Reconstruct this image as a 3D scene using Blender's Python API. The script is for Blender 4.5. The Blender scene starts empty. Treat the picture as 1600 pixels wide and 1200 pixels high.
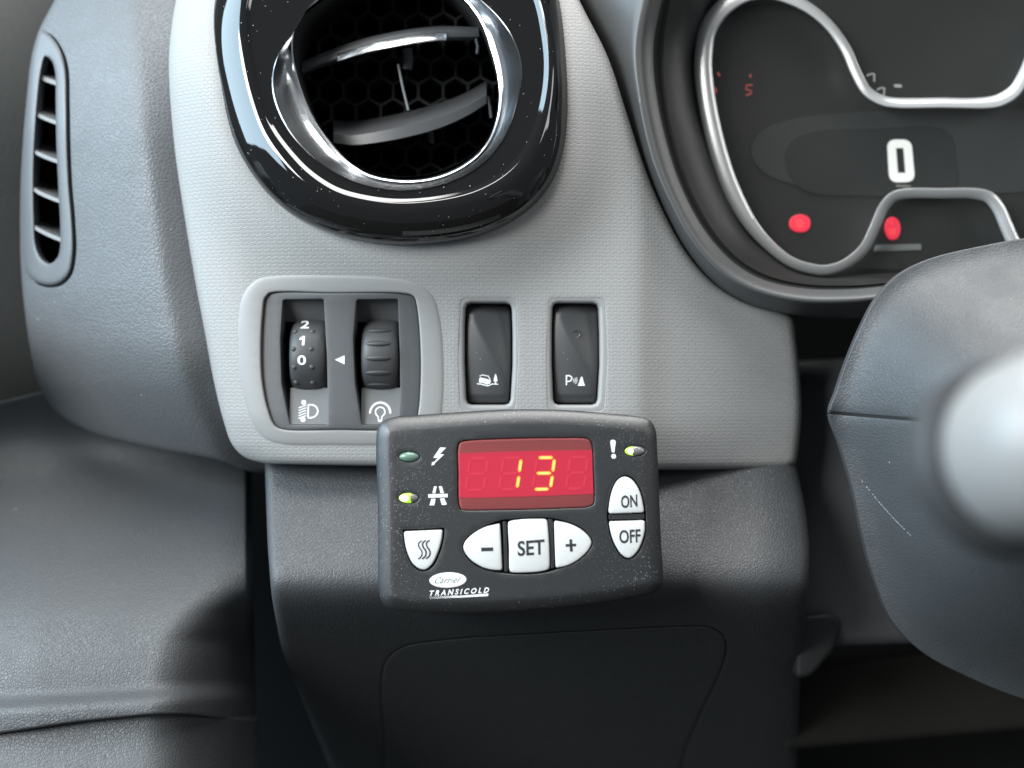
import bpy, bmesh, math
import numpy as np
from mathutils import Vector
from mathutils.geometry import delaunay_2d_cdt

S = 0.0002            # metres per picture unit at the dashboard plane
D = 2100.0            # lens to dashboard plane, in the same units (0.42 m)
scene = bpy.context.scene
C = scene.collection

# ------------------------------------------------------------------ camera, world, lamps, exposure
cam = bpy.data.cameras.new('camera')
cam_o = bpy.data.objects.new('camera', cam)
C.objects.link(cam_o)
cam_o.location = (0, -D * S, 0)
cam_o.rotation_euler = (math.radians(90), 0, 0)
cam.sensor_width = 36
cam.lens = 36 * D / 1600
cam.clip_start = 0.01
cam.clip_end = 50
cam.dof.use_dof = True
cam.dof.focus_distance = 0.404
cam.dof.aperture_fstop = 5.8
scene.camera = cam_o

world = bpy.data.worlds.new('World')
scene.world = world
world.use_nodes = True
world.node_tree.nodes['Background'].inputs[0].default_value = (0.80, 0.90, 1.0, 1)
world.node_tree.nodes['Background'].inputs[1].default_value = 0.11


def lamp(name, loc, target, sx, sy, power, col):
    l = bpy.data.lights.new(name, 'AREA')
    l.shape = 'RECTANGLE'
    l.size, l.size_y = sx, sy
    l.energy = power
    l.color = col
    o = bpy.data.objects.new(name, l)
    C.objects.link(o)
    o.location = loc
    o.rotation_euler = (Vector(target) - Vector(loc)).to_track_quat('-Z', 'Y').to_euler()
    return o


# daylight through the driver's side window, the windscreen and the far side window
lamp('side_window_sky_light', (-0.88, -0.34, 0.33), (0, 0, -0.02), 0.80, 0.76, 13.2, (0.62, 0.84, 1.0))
lamp('open_door_light', (-0.66, -0.78, 0.36), (0, 0, 0.02), 0.34, 0.50, 8.5, (1.0, 0.985, 0.955))
lamp('windscreen_light', (0.10, -0.12, 0.85), (0, 0, 0), 1.2, 0.45, 14.0, (1.0, 0.99, 0.97))
lamp('far_window_light', (1.15, -0.75, 0.55), (0.1, 0, 0), 0.6, 0.45, 3.0, (1.0, 0.99, 0.97))

vs = scene.view_settings
vs.view_transform = 'Standard'
vs.look = 'None'
vs.exposure = 0.5
vs.gamma = 1.0
vs.use_curve_mapping = False

# ------------------------------------------------------------------ materials


class NT:
    def __init__(self, name):
        self.m = bpy.data.materials.new(name)
        self.m.use_nodes = True
        self.t = self.m.node_tree
        self.b = self.t.nodes['Principled BSDF']

    def n(self, kind, **kw):
        nd = self.t.nodes.new(kind)
        for k, v in kw.items():
            setattr(nd, k, v)
        return nd

    def l(self, a, b):
        self.t.links.new(a, b)

    def math(self, op, a, b=None, c=None, clamp=False):
        nd = self.n('ShaderNodeMath', operation=op, use_clamp=clamp)
        for i, v in enumerate((a, b, c)):
            if v is None:
                continue
            if isinstance(v, (int, float)):
                nd.inputs[i].default_value = v
            else:
                self.l(v, nd.inputs[i])
        return nd.outputs[0]

    def obj(self):
        return self.n('ShaderNodeTexCoord').outputs['Object']

    def noise(self, scale, detail=4, rough=0.55, vec=None):
        nd = self.n('ShaderNodeTexNoise')
        nd.inputs['Scale'].default_value = scale
        nd.inputs['Detail'].default_value = detail
        nd.inputs['Roughness'].default_value = rough
        self.l(vec if vec is not None else self.obj(), nd.inputs['Vector'])
        return nd.outputs['Fac']

    def bump(self, h, strength, dist, prev=None):
        nd = self.n('ShaderNodeBump')
        nd.inputs['Strength'].default_value = strength
        nd.inputs['Distance'].default_value = dist
        self.l(h, nd.inputs['Height'])
        if prev is not None:
            self.l(prev, nd.inputs['Normal'])
        return nd.outputs['Normal']

    def mix(self, fac, a, b):
        nd = self.n('ShaderNodeMix', data_type='RGBA')
        for sock, v in ((nd.inputs[0], fac), (nd.inputs[6], a), (nd.inputs[7], b)):
            if isinstance(v, (int, float)):
                sock.default_value = v
            elif isinstance(v, tuple):
                sock.default_value = v
            else:
                self.l(v, sock)
        return nd.outputs[2]

    def range(self, v, a, b, c, d):
        nd = self.n('ShaderNodeMapRange')
        self.l(v, nd.inputs[0])
        for i, x in enumerate((a, b, c, d)):
            nd.inputs[i + 1].default_value = x
        return nd.outputs[0]

    def specks(self, scale, size, keep, vec=None):
        """dust: sparse little dots, 0..1"""
        v = self.n('ShaderNodeTexVoronoi', feature='F1')
        v.inputs['Scale'].default_value = scale
        self.l(vec if vec is not None else self.obj(), v.inputs['Vector'])
        sep = self.n('ShaderNodeSeparateColor')
        self.l(v.outputs['Color'], sep.inputs[0])
        on = self.math('GREATER_THAN', sep.outputs[0], 1 - keep)
        rad = self.math('MULTIPLY', sep.outputs[1], size)
        dot = self.math('LESS_THAN', v.outputs['Distance'], rad)
        patch = self.range(self.noise(40, 3), 0.40, 0.62, 0.40, 1.0)
        return self.math('MULTIPLY', self.math('MULTIPLY', on, dot), patch)


def col(c):
    if isinstance(c, (int, float)):
        return (c, c, c, 1)
    return (*c, 1) if len(c) == 3 else c


def plastic(name, c, rough=0.5, spec=0.5, fine=0.0, fine_scale=2500, dust=0.0, dust_scale=700, dust_size=0.16,
            coat=0.0, metallic=0.0, mottled=0.10):
    k = NT(name)
    b = k.b
    b.inputs['Roughness'].default_value = rough
    b.inputs['Specular IOR Level'].default_value = spec
    b.inputs['Metallic'].default_value = metallic
    b.inputs['Coat Weight'].default_value = coat
    b.inputs['Coat Roughness'].default_value = 0.05
    c = col(c)
    c2 = tuple(x * (1 - 2 * mottled) for x in c[:3]) + (1,)
    base = k.mix(k.noise(60, 5), c2, c)
    if dust:
        sp = k.specks(dust_scale, dust_size, dust)
        base = k.mix(k.math('MULTIPLY', sp, 0.7), base, (0.62, 0.64, 0.64, 1))
        k.l(k.math('ADD', rough, k.math('MULTIPLY', sp, 0.5), clamp=True), b.inputs['Roughness'])
    k.l(base, b.inputs['Base Color'])
    if fine:
        k.l(k.bump(k.noise(fine_scale, 2), fine, 0.0002), b.inputs['Normal'])
    return k.m


def grained(name, c, rough, strength=0.5, cell=0.0021, dust=0.03, spec=0.5):
    """leather-like moulded grain"""
    k = NT(name)
    b = k.b
    co = k.obj()
    nz = k.n('ShaderNodeTexNoise')
    nz.inputs['Scale'].default_value = 500
    nz.inputs['Detail'].default_value = 2
    k.l(co, nz.inputs['Vector'])
    vm = k.n('ShaderNodeVectorMath', operation='MULTIPLY_ADD')
    k.l(nz.outputs['Color'], vm.inputs[0])
    vm.inputs[1].default_value = (0.0012, 0.0012, 0.0012)
    k.l(co, vm.inputs[2])
    v = k.n('ShaderNodeTexVoronoi', feature='DISTANCE_TO_EDGE')
    v.inputs['Scale'].default_value = 1.0 / cell
    v.inputs['Randomness'].default_value = 0.95
    k.l(vm.outputs[0], v.inputs['Vector'])
    h = k.range(v.outputs['Distance'], 0.0, 0.17, 0.0, 1.0)
    h = k.math('ADD', h, k.math('MULTIPLY', k.noise(1800, 2), 0.22))
    k.l(k.bump(h, strength, 0.00022), b.inputs['Normal'])
    c = col(c)
    base = k.mix(k.noise(25, 4), tuple(x * 0.85 for x in c[:3]) + (1,), c)
    sp = k.specks(380, 0.13, dust)
    base = k.mix(k.math('MULTIPLY', sp, 0.6), base, (0.6, 0.62, 0.62, 1))
    k.l(base, b.inputs['Base Color'])
    k.l(k.range(k.noise(90, 4), 0.3, 0.7, rough - 0.05, rough + 0.06), b.inputs['Roughness'])
    b.inputs['Specular IOR Level'].default_value = spec
    return k.m


def woven(name, c, rough):
    """light grey trim with a fine staggered moulded weave"""
    k = NT(name)
    b = k.b
    co = k.obj()
    sep = k.n('ShaderNodeSeparateXYZ')
    k.l(co, sep.inputs[0])
    cmb = k.n('ShaderNodeCombineXYZ')
    k.l(sep.outputs[0], cmb.inputs[0])
    wob = k.math('MULTIPLY', k.math('SINE', k.math('MULTIPLY', sep.outputs[0], 2 * math.pi / 0.0022)), 0.00013)
    k.l(k.math('ADD', sep.outputs[2], wob), cmb.inputs[1])
    br = k.n('ShaderNodeTexBrick')
    br.offset = 0.5
    br.inputs['Color1'].default_value = (1, 1, 1, 1)
    br.inputs['Color2'].default_value = (0.95, 0.95, 0.95, 1)
    br.inputs['Mortar'].default_value = (0, 0, 0, 1)
    br.inputs['Scale'].default_value = 227
    br.inputs['Mortar Size'].default_value = 0.045
    br.inputs['Mortar Smooth'].default_value = 1.0
    br.inputs['Brick Width'].default_value = 0.5
    br.inputs['Row Height'].default_value = 0.26
    k.l(cmb.outputs[0], br.inputs['Vector'])
    h = k.math('ADD', br.outputs['Color'], k.math('MULTIPLY', k.noise(2500, 2), 0.25))
    k.l(k.bump(h, 0.38, 0.00024), b.inputs['Normal'])
    c = col(c)
    base = k.mix(k.noise(18, 5), tuple(x * 0.92 for x in c[:3]) + (1,), c)
    k.l(base, b.inputs['Base Color'])
    b.inputs['Roughness'].default_value = rough
    b.inputs['Specular IOR Level'].default_value = 0.4
    return k.m


def glow(name, c, strength, base=None):
    k = NT(name)
    c = col(c)
    k.b.inputs['Base Color'].default_value = col(base) if base is not None else c
    k.b.inputs['Emission Color'].default_value = c
    k.b.inputs['Emission Strength'].default_value = strength
    k.b.inputs['Roughness'].default_value = 0.4
    return k.m


def clear_pane(name, tint, rough=0.05, refl=1.0, veil=0.0):
    k = NT(name)
    t = k.t
    out = t.nodes['Material Output']
    tr = k.n('ShaderNodeBsdfTransparent')
    tr.inputs[0].default_value = col(tint)
    gl = k.n('ShaderNodeBsdfGlossy')
    gl.inputs['Roughness'].default_value = rough
    fr = k.n('ShaderNodeFresnel')
    fr.inputs[0].default_value = 1.48
    mx = k.n('ShaderNodeMixShader')
    k.l(k.math('MULTIPLY', fr.outputs[0], refl), mx.inputs[0])
    k.l(tr.outputs[0], mx.inputs[1])
    k.l(gl.outputs[0], mx.inputs[2])
    if veil:  # pale diffuse layer that paints a reflection haze onto the pane
        df = k.n('ShaderNodeBsdfDiffuse')
        df.inputs[0].default_value = (0.75, 0.76, 0.70, 1)
        m2 = k.n('ShaderNodeMixShader')
        k.l(k.range(k.noise(14, 5), 0.3, 0.7, veil * 0.6, veil * 1.4), m2.inputs[0])
        k.l(mx.outputs[0], m2.inputs[1])
        k.l(df.outputs[0], m2.inputs[2])
        k.l(m2.outputs[0], out.inputs['Surface'])
    else:
        k.l(mx.outputs[0], out.inputs['Surface'])
    return k.m


M = {
    'trim': woven('light_grey_woven_trim', (0.300, 0.300, 0.295), 0.47),
    'trim_smooth': plastic('light_grey_smooth_trim', (0.272, 0.272, 0.268), 0.47, fine=0.08, fine_scale=3000, mottled=0.03),
    'charcoal': grained('charcoal_grain', (0.115, 0.122, 0.129), 0.46, 0.40, cell=0.0014),
    'charcoal_fine': grained('charcoal_fine_grain', (0.060, 0.064, 0.068), 0.46, 0.36, cell=0.0010),
    'charcoal_door': grained('charcoal_door_grain', (0.060, 0.065, 0.064), 0.6, 0.3, cell=0.0016, dust=0.0),
    'charcoal_smooth': plastic('charcoal_smooth', (0.125, 0.132, 0.139), 0.42, fine=0.10, dust=0.04),
    'hood': plastic('cluster_hood_plastic', (0.070, 0.072, 0.073), 0.45, fine=0.12, dust=0.012, dust_scale=300, dust_size=0.1),
    'cone': plastic('cluster_cone_plastic', (0.008, 0.0085, 0.0085), 0.5, 0.3, fine=0.05),
    'gloss': plastic('piano_black', (0.006, 0.006, 0.006), 0.04, 0.9, dust=0.55, dust_scale=800, dust_size=0.12, mottled=0.0),
    'chrome': plastic('chrome', (0.80, 0.82, 0.84), 0.20, 0.5, metallic=1.0, mottled=0.06, dust=0.04, dust_scale=600),
    'silver': plastic('satin_silver', (0.62, 0.63, 0.63), 0.27, 0.5, metallic=0.6, mottled=0.02),
    'black': plastic('matt_black', (0.008, 0.008, 0.008), 0.8, 0.2),
    'blade': plastic('vent_blade_plastic', (0.062, 0.064, 0.067), 0.42, fine=0.05, dust=0.05),
    'grille': plastic('grille_black', (0.009, 0.0095, 0.0095), 0.7),
    'switch': plastic('switch_charcoal', (0.098, 0.102, 0.106), 0.48, fine=0.08, dust=0.03),
    'ledge': plastic('switch_ledge', (0.16, 0.17, 0.175), 0.45, fine=0.05),
    'wheel': plastic('thumbwheel_rubber', (0.055, 0.057, 0.059), 0.5, fine=0.08, dust=0.02),
    'button': plastic('rocker_black', (0.052, 0.054, 0.056), 0.42, fine=0.05, dust=0.12, dust_scale=800),
    'case': plastic('controller_black', (0.023, 0.024, 0.025), 0.42, 0.85, fine=0.30, fine_scale=3500, dust=0.45, dust_scale=2100, dust_size=0.24),
    'white': plastic('print_white', (0.80, 0.81, 0.81), 0.5, mottled=0.0),
    'key': plastic('white_key', (0.66, 0.67, 0.66), 0.42, fine=0.04, mottled=0.03),
    'ink': plastic('print_dark', (0.030, 0.034, 0.038), 0.5),
    'lens_band': plastic('red_lens_rim', (0.50, 0.13, 0.13), 0.35, mottled=0.03),
    'lens_mid': glow('red_display_field', (0.85, 0.045, 0.09), 0.20, base=(0.66, 0.05, 0.10)),
    'ghost': glow('unlit_segment', (0.88, 0.06, 0.11), 0.25, base=(0.68, 0.06, 0.11)),
    'lit': glow('lit_segment', (1.0, 0.50, 0.06), 0.9, base=(0.3, 0.2, 0.05)),
    'lit_core': glow('lit_segment_core', (1.0, 0.82, 0.28), 0.85, base=(0.3, 0.2, 0.05)),
    'led_off': plastic('led_green_unlit', (0.13, 0.22, 0.17), 0.25, coat=0.3),
    'led_clear': plastic('led_clear_unlit', (0.20, 0.19, 0.18), 0.15, coat=0.6),
    'led_on': glow('led_green_lit', (0.42, 0.80, 0.04), 0.75, base=(0.2, 0.4, 0.05)),
    'led_core': glow('led_green_core', (0.85, 1.0, 0.45), 0.85),
    'pane': clear_pane('clear_window', (0.97, 0.95, 0.95), 0.08, 0.7),
    'cover': clear_pane('hazed_cluster_window', (0.96, 0.97, 0.96), 0.10, 0.6, 0.015),  # grey reflection in the cluster glass imitated by a diffuse veil
    'screen': plastic('display_glass', (0.018, 0.019, 0.019), 0.25),
    'screen_mid': plastic('display_surround', (0.026, 0.027, 0.027), 0.35),
    'lens_face': plastic('cluster_face', (0.013, 0.0135, 0.013), 0.35),
    'digit': glow('display_digit', (0.93, 0.93, 0.90), 0.52, base=(0.3, 0.3, 0.3)),
    'digit_dim': glow('display_digit_dim', (0.60, 0.60, 0.57), 0.42, base=(0.05, 0.05, 0.05)),
    'red': glow('warning_red', (1.0, 0.03, 0.08), 0.58, base=(0.2, 0.01, 0.02)),
    'red_hot': glow('warning_red_core', (1.0, 0.07, 0.09), 0.62, base=(0.2, 0.02, 0.02)),
    'red_dim': glow('gauge_red_dim', (0.75, 0.14, 0.13), 0.35, base=(0.05, 0.01, 0.01)),
    'column': grained('column_plastic', (0.050, 0.054, 0.058), 0.48, 0.22, cell=0.0011, dust=0.07),
    'stalk': plastic('stalk_grey', (0.25, 0.25, 0.248), 0.42, mottled=0.03),
    'stalk_dark': plastic('stalk_dark', (0.05, 0.052, 0.055), 0.45),
    'inner': plastic('inner_wall_plastic', (0.085, 0.09, 0.095), 0.5, fine=0.1),
    'under': plastic('under_dash_plastic', (0.030, 0.031, 0.031), 0.55, fine=0.1),
    'floor': plastic('footwell_carpet', (0.026, 0.026, 0.022), 0.95, 0.1, fine=0.9, fine_scale=900),
    'scratch': plastic('scuffed_plastic', (0.42, 0.43, 0.43), 0.7),
}

# ------------------------------------------------------------------ geometry helpers


def sm(a, b, t):
    t = min(1.0, max(0.0, (t - a) / (b - a)))
    return t * t * (3 - 2 * t)


def W(x, y, d, ref=None):
    """picture position at a depth (in units behind the dashboard plane) -> metres"""
    f = (D + (d if ref is None else ref)) / D
    return Vector(((x - 800) * f * S, d * S, (600 - y) * f * S))


def spl(pts, closed=True, step=6.0):
    """Catmull-Rom through the points, about one sample per step units"""
    P = [np.array(p, float) for p in pts]
    n = len(P)
    out = []
    for i in range(n if closed else n - 1):
        if closed:
            p0, p1, p2, p3 = P[i - 1], P[i], P[(i + 1) % n], P[(i + 2) % n]
        else:
            p1, p2 = P[i], P[i + 1]
            p0 = P[i - 1] if i else 2 * p1 - p2
            p3 = P[i + 2] if i + 2 < n else 2 * p2 - p1
        k = max(1, int(np.hypot(*(p2 - p1)[:2]) / step))
        # centripetal parametrisation
        t1 = max(1e-6, np.linalg.norm(p1 - p0)) ** 0.5
        t2 = t1 + max(1e-6, np.linalg.norm(p2 - p1)) ** 0.5
        t3 = t2 + max(1e-6, np.linalg.norm(p3 - p2)) ** 0.5
        for j in range(k):
            t = t1 + (t2 - t1) * j / k
            a1 = (t1 - t) / t1 * p0 + t / t1 * p1
            a2 = (t2 - t) / (t2 - t1) * p1 + (t - t1) / (t2 - t1) * p2
            a3 = (t3 - t) / (t3 - t2) * p2 + (t - t2) / (t3 - t2) * p3
            b1 = (t2 - t) / t2 * a1 + t / t2 * a2
            b2 = (t3 - t) / (t3 - t1) * a2 + (t - t1) / (t3 - t1) * a3
            out.append((t2 - t) / (t2 - t1) * b1 + (t - t1) / (t2 - t1) * b2)
    if not closed:
        out.append(P[-1])
    return [tuple(p) for p in out]


def poly(pts, r=0.0, step=6.0):
    """straight-edged outline with rounded corners"""
    n = len(pts)
    out = []
    for i in range(n):
        p0, p1, p2 = (np.array(pts[j % n], float) for j in (i - 1, i, i + 1))
        a, b = p0 - p1, p2 - p1
        la, lb = np.linalg.norm(a), np.linalg.norm(b)
        rr = min(r, la * 0.45, lb * 0.45)
        if rr <= 0.01:
            seg = [p1]
        else:
            s, e = p1 + a / la * rr, p1 + b / lb * rr
            k = max(3, int(rr / 2))
            k = min(k, 8)
            seg = [(1 - t) ** 2 * s + 2 * t * (1 - t) * p1 + t * t * e for t in np.linspace(0, 1, k)]
        if out:
            q = out[-1]
            m = int(np.linalg.norm(seg[0] - q) / step)
            for j in range(1, m):
                out.append(q + (seg[0] - q) * j / m)
        out += seg
    q, e = out[-1], out[0]
    m = int(np.linalg.norm(e - q) / step)
    for j in range(1, m):
        out.append(q + (e - q) * j / m)
    return [tuple(p) for p in out]


def area(p):
    a = np.array(p)
    x, y = a[:, 0], a[:, 1]
    return 0.5 * np.sum(x * np.roll(y, -1) - np.roll(x, -1) * y)


def inward(p, dist):
    a = np.array(p, float)
    t = np.roll(a, -1, 0) - np.roll(a, 1, 0)
    t /= np.maximum(1e-9, np.linalg.norm(t, axis=1))[:, None]
    nrm = np.stack([-t[:, 1], t[:, 0]], 1)
    if area(p) < 0:
        nrm = -nrm
    return [tuple(q) for q in a + nrm * dist]


def inside(P, polyg):
    a = np.array(polyg)
    x, y = P[:, 0][:, None], P[:, 1][:, None]
    x1, y1 = a[:, 0][None], a[:, 1][None]
    b = np.roll(a, -1, 0)
    x2, y2 = b[:, 0][None], b[:, 1][None]
    cond = (y1 > y) != (y2 > y)
    with np.errstate(divide='ignore', invalid='ignore'):
        xi = (x2 - x1) * (y - y1) / (y2 - y1) + x1
    return (np.sum(cond & (x < xi), 1) % 2) == 1


def dist_to(P, polyg):
    a = np.array(polyg)
    b = np.roll(a, -1, 0)
    ab = b - a
    l2 = np.maximum(1e-9, np.sum(ab * ab, 1))
    out = np.empty(len(P))
    for i, p in enumerate(P):
        t = np.clip(np.sum((p - a) * ab, 1) / l2, 0, 1)
        out[i] = np.min(np.linalg.norm(p - (a + ab * t[:, None]), axis=1))
    return out


def link(name, verts, faces, mat, parent=None, smooth=38, weld=True):
    me = bpy.data.meshes.new(name)
    me.from_pydata([tuple(v) for v in verts], [], [tuple(f) for f in faces])
    bm = bmesh.new()
    bm.from_mesh(me)
    if weld:
        bmesh.ops.remove_doubles(bm, verts=bm.verts, dist=2e-6)
    bmesh.ops.recalc_face_normals(bm, faces=bm.faces)
    off = Vector(parent.get('base_at', (0, 0, 0))) if parent is not None else Vector()
    if off.length:
        bmesh.ops.translate(bm, verts=bm.verts, vec=-off)
    bm.to_mesh(me)
    bm.free()
    if smooth:
        me.shade_smooth()
        me.set_sharp_from_angle(angle=math.radians(smooth))
    me.materials.append(M[mat])
    o = bpy.data.objects.new(name, me)
    C.objects.link(o)
    if parent is not None:
        o.parent = parent
        # parts of parts share their owner's origin
        if 'base_at' in parent:
            o['base_at'] = list(parent['base_at'])
            if parent.type == 'MESH':
                o.location = (0, 0, 0)
    return o


def plate_data(outline, dep, bevel=5.0, bd=None, wall=30.0, grid=12.0, holes=(), hb=2.0, hw=15.0, steps=4, ref=None, prof=1.0):
    bd = bevel if bd is None else bd
    V, F = [], []

    def add_ring(r, extra, back=0.0):
        s = len(V)
        for x, y in r:
            v = W(x, y, dep(x, y) + extra, ref)
            v.y += back * S
            V.append(v)
        return list(range(s, s + len(r)))

    def bridge(a, b):
        n = len(a)
        for i in range(n):
            j = (i + 1) % n
            F.append((a[i], a[j], b[j], b[i]))

    def edge(r0, sign, bev, bdd, wl):
        rings = []
        if bev > 0:
            for k in range(steps + 1):
                a = math.pi / 2 * k / steps
                rings.append((inward(r0, sign * bev * (1 - max(0.0, math.cos(a)) ** prof)), bdd * (1 - math.sin(a) ** prof)))
        else:
            rings.append((r0, 0.0))
        prev = None
        if wl:
            prev = add_ring(r0, bdd if bev > 0 else 0, wl)
        for r, ex in rings:
            cur = add_ring(r, ex)
            if prev:
                bridge(prev, cur)
            prev = cur
        return rings[-1][0]

    top = edge(outline, 1, bevel, bd, wall)
    tops = [edge(h, -1, hb, hb, hw) for h in holes]
    a = np.array(top)
    x0, y0 = a.min(0)
    x1, y1 = a.max(0)
    gx, gy = np.meshgrid(np.arange(x0 + grid / 2, x1, grid), np.arange(y0 + grid / 2, y1, grid))
    gx[1::2] += grid / 2
    G = np.stack([gx.ravel(), gy.ravel()], 1)
    G = G[inside(G, top)]
    if len(G):
        G = G[dist_to(G, top) > grid * 0.45]
    for h in tops:
        if len(G):
            G = G[~inside(G, h)]
        if len(G):
            G = G[dist_to(G, h) > grid * 0.35]
    pts, edges = [], []
    for loop in [top] + tops:
        s = len(pts)
        pts += [Vector(p[:2]) for p in loop]
        edges += [(s + i, s + (i + 1) % len(loop)) for i in range(len(loop))]
    pts += [Vector(p) for p in G]
    vo, _, fo, *_ = delaunay_2d_cdt(pts, edges, [], 0, 1e-4)
    cen = np.array([[sum(vo[i][k] for i in f) / len(f) for k in (0, 1)] for f in fo])
    ok = inside(cen, top)
    for h in tops:
        ok &= ~inside(cen, h)
    s = len(V)
    for p in vo:
        V.append(W(p[0], p[1], dep(p[0], p[1]), ref))
    for f, g in zip(fo, ok):
        if g:
            F.append(tuple(s + i for i in f))
    return V, F


def plate(name, outline, dep, mat, parent=None, smooth=38, **kw):
    fn = dep if callable(dep) else (lambda x, y: dep)
    V, F = plate_data(outline, fn, **kw)
    return link(name, V, F, mat, parent, smooth)


def loft(name, rings, mat, parent=None, closed=True, ref=None, smooth=38, cap=False):
    """rings: list of lists of (x, y, d) with equal counts"""
    V, F = [], []
    for r in rings:
        for x, y, d in r:
            V.append(W(x, y, d, ref))
    n = len(rings[0])
    for k in range(len(rings) - 1):
        for i in range(n if closed else n - 1):
            j = (i + 1) % n
            F.append((k * n + i, k * n + j, (k + 1) * n + j, (k + 1) * n + i))
    if cap:
        F.append(tuple(range(n)))
        F.append(tuple(range((len(rings) - 1) * n, len(rings) * n)))
    return link(name, V, F, mat, parent, smooth)


def polar(pts, c, n=160):
    """resample a closed outline by angle about c"""
    p = np.array(spl(pts, True, 3.0))
    ang = np.arctan2(p[:, 1] - c[1], p[:, 0] - c[0])
    rad = np.hypot(p[:, 1] - c[1], p[:, 0] - c[0])
    o = np.argsort(ang)
    a = np.linspace(-math.pi, math.pi, n, endpoint=False)
    r = np.interp(a, ang[o], rad[o], period=2 * math.pi)
    return np.stack([c[0] + r * np.cos(a), c[1] + r * np.sin(a)], 1)


def sweep(name, path, section, mat, parent=None, closed=False, ref=None, smooth=45, scale=None):
    """path of (x, y, d); section of (u, v): u across in the picture plane, v in depth"""
    P = np.array(path, float)
    n = len(P)
    if closed:
        T = np.roll(P, -1, 0) - np.roll(P, 1, 0)
    else:
        T = np.gradient(P, axis=0)
    T = T[:, :2] / np.maximum(1e-9, np.linalg.norm(T[:, :2], axis=1))[:, None]
    N = np.stack([-T[:, 1], T[:, 0]], 1)
    rings = []
    for i in range(n):
        s = 1.0 if scale is None else scale[i]
        rings.append([(P[i, 0] + N[i, 0] * u * s, P[i, 1] + N[i, 1] * u * s, P[i, 2] + v) for u, v in section])
    if closed:
        rings.append(rings[0])
    return loft(name, rings, mat, parent, True, ref, smooth, cap=not closed)


def oval(w, h, n=14, p=1.0):
    return [(w * math.copysign(abs(math.cos(t)) ** p, math.cos(t)), h * math.copysign(abs(math.sin(t)) ** p, math.sin(t)))
            for t in np.linspace(0, 2 * math.pi, n, endpoint=False)]


def ellipse(cx, cy, rx, ry, n=28, rot=0.0):
    c, s = math.cos(rot), math.sin(rot)
    return [(cx + rx * math.cos(t) * c - ry * math.sin(t) * s, cy + rx * math.cos(t) * s + ry * math.sin(t) * c)
            for t in np.linspace(0, 2 * math.pi, n, endpoint=False)]


def stroke(pts, w, n_cap=5):
    """outline of a thick line with round ends"""
    p = np.array(pts, float)
    t = np.gradient(p, axis=0)
    t /= np.maximum(1e-9, np.linalg.norm(t, axis=1))[:, None]
    nr = np.stack([-t[:, 1], t[:, 0]], 1) * w / 2
    a, b = p + nr, p - nr
    out = [tuple(q) for q in a]
    ang = math.atan2(nr[-1][1], nr[-1][0])
    out += [(p[-1][0] + w / 2 * math.cos(ang - math.pi * k / n_cap), p[-1][1] + w / 2 * math.sin(ang - math.pi * k / n_cap)) for k in range(1, n_cap)]
    out += [tuple(q) for q in b[::-1]]
    ang = math.atan2(-nr[0][1], -nr[0][0])
    out += [(p[0][0] + w / 2 * math.cos(ang - math.pi * k / n_cap), p[0][1] + w / 2 * math.sin(ang - math.pi * k / n_cap)) for k in range(1, n_cap)]
    return out


def printed(name, polys, dep, mat, parent, t=0.6, ref=None, label=None):
    """thin raised print: each polygon a prism following the depth function"""
    fn = dep if callable(dep) else (lambda x, y: dep)
    V, F = [], []
    for pg in polys:
        n = len(pg)
        s = len(V)
        for x, y in pg:
            V.append(W(x, y, fn(x, y) - t, ref))
        for x, y in pg:
            V.append(W(x, y, fn(x, y) + 0.3, ref))
        vo, _, fo, *_ = delaunay_2d_cdt([Vector(p[:2]) for p in pg], [(i, (i + 1) % n) for i in range(n)], [], 1, 1e-5)
        cen = np.array([[sum(vo[i][k] for i in f) / len(f) for k in (0, 1)] for f in fo])
        s2 = len(V)
        for p in vo:
            V.append(W(p[0], p[1], fn(p[0], p[1]) - t, ref))
        for f in fo:
            F.append(tuple(s2 + i for i in f))
        for i in range(n):
            j = (i + 1) % n
            F.append((s + i, s + j, s + n + j, s + n + i))
    o = link(name, V, F, mat, parent, smooth=0)
    if label:
        o['label'] = label
    return o


def lettering(name, text, tl, tr, bl, dep, mat, parent, t=0.6, shear=0.0, bold=0.0, spacing=1.0, ref=None):
    """text whose bounding box is fitted to three picture corners"""
    cu = bpy.data.curves.new('lettering_curve', 'FONT')
    cu.body = text
    cu.size = 1.0
    cu.shear = shear
    cu.offset = bold
    cu.space_character = spacing
    cu.resolution_u = 4
    tmp = bpy.data.objects.new('lettering_curve', cu)
    C.objects.link(tmp)
    bpy.context.view_layer.update()
    me = bpy.data.meshes.new_from_object(tmp.evaluated_get(bpy.context.evaluated_depsgraph_get()))
    bpy.data.objects.remove(tmp)
    co = np.array([v.co[:2] for v in me.vertices])
    faces = [tuple(p.vertices) for p in me.polygons]
    bpy.data.meshes.remove(me)
    lo, hi = co.min(0), co.max(0)
    uv = (co - lo) / (hi - lo)
    tl, tr, bl = (np.array(q, float) for q in (tl, tr, bl))
    P = tl + uv[:, :1] * (tr - tl) + (1 - uv[:, 1:]) * (bl - tl)
    fn = dep if callable(dep) else (lambda x, y: dep)
    V = [W(x, y, fn(x, y) - t, ref) for x, y in P]
    return link(name, V, faces, mat, parent, smooth=0)


def thing(name, label, cat, base, group=None):
    o = bpy.data.objects.new(name, None)
    o.empty_display_size = 0.02
    C.objects.link(o)
    o.location = base
    o['base_at'] = list(base)
    o['label'] = label
    o['category'] = cat
    o['kind'] = 'thing'
    if group:
        o['group'] = group
    return o


def lerp_x(tab, y):
    ys = [t[0] for t in tab]
    return float(np.interp(y, ys, [t[1] for t in tab]))


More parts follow.
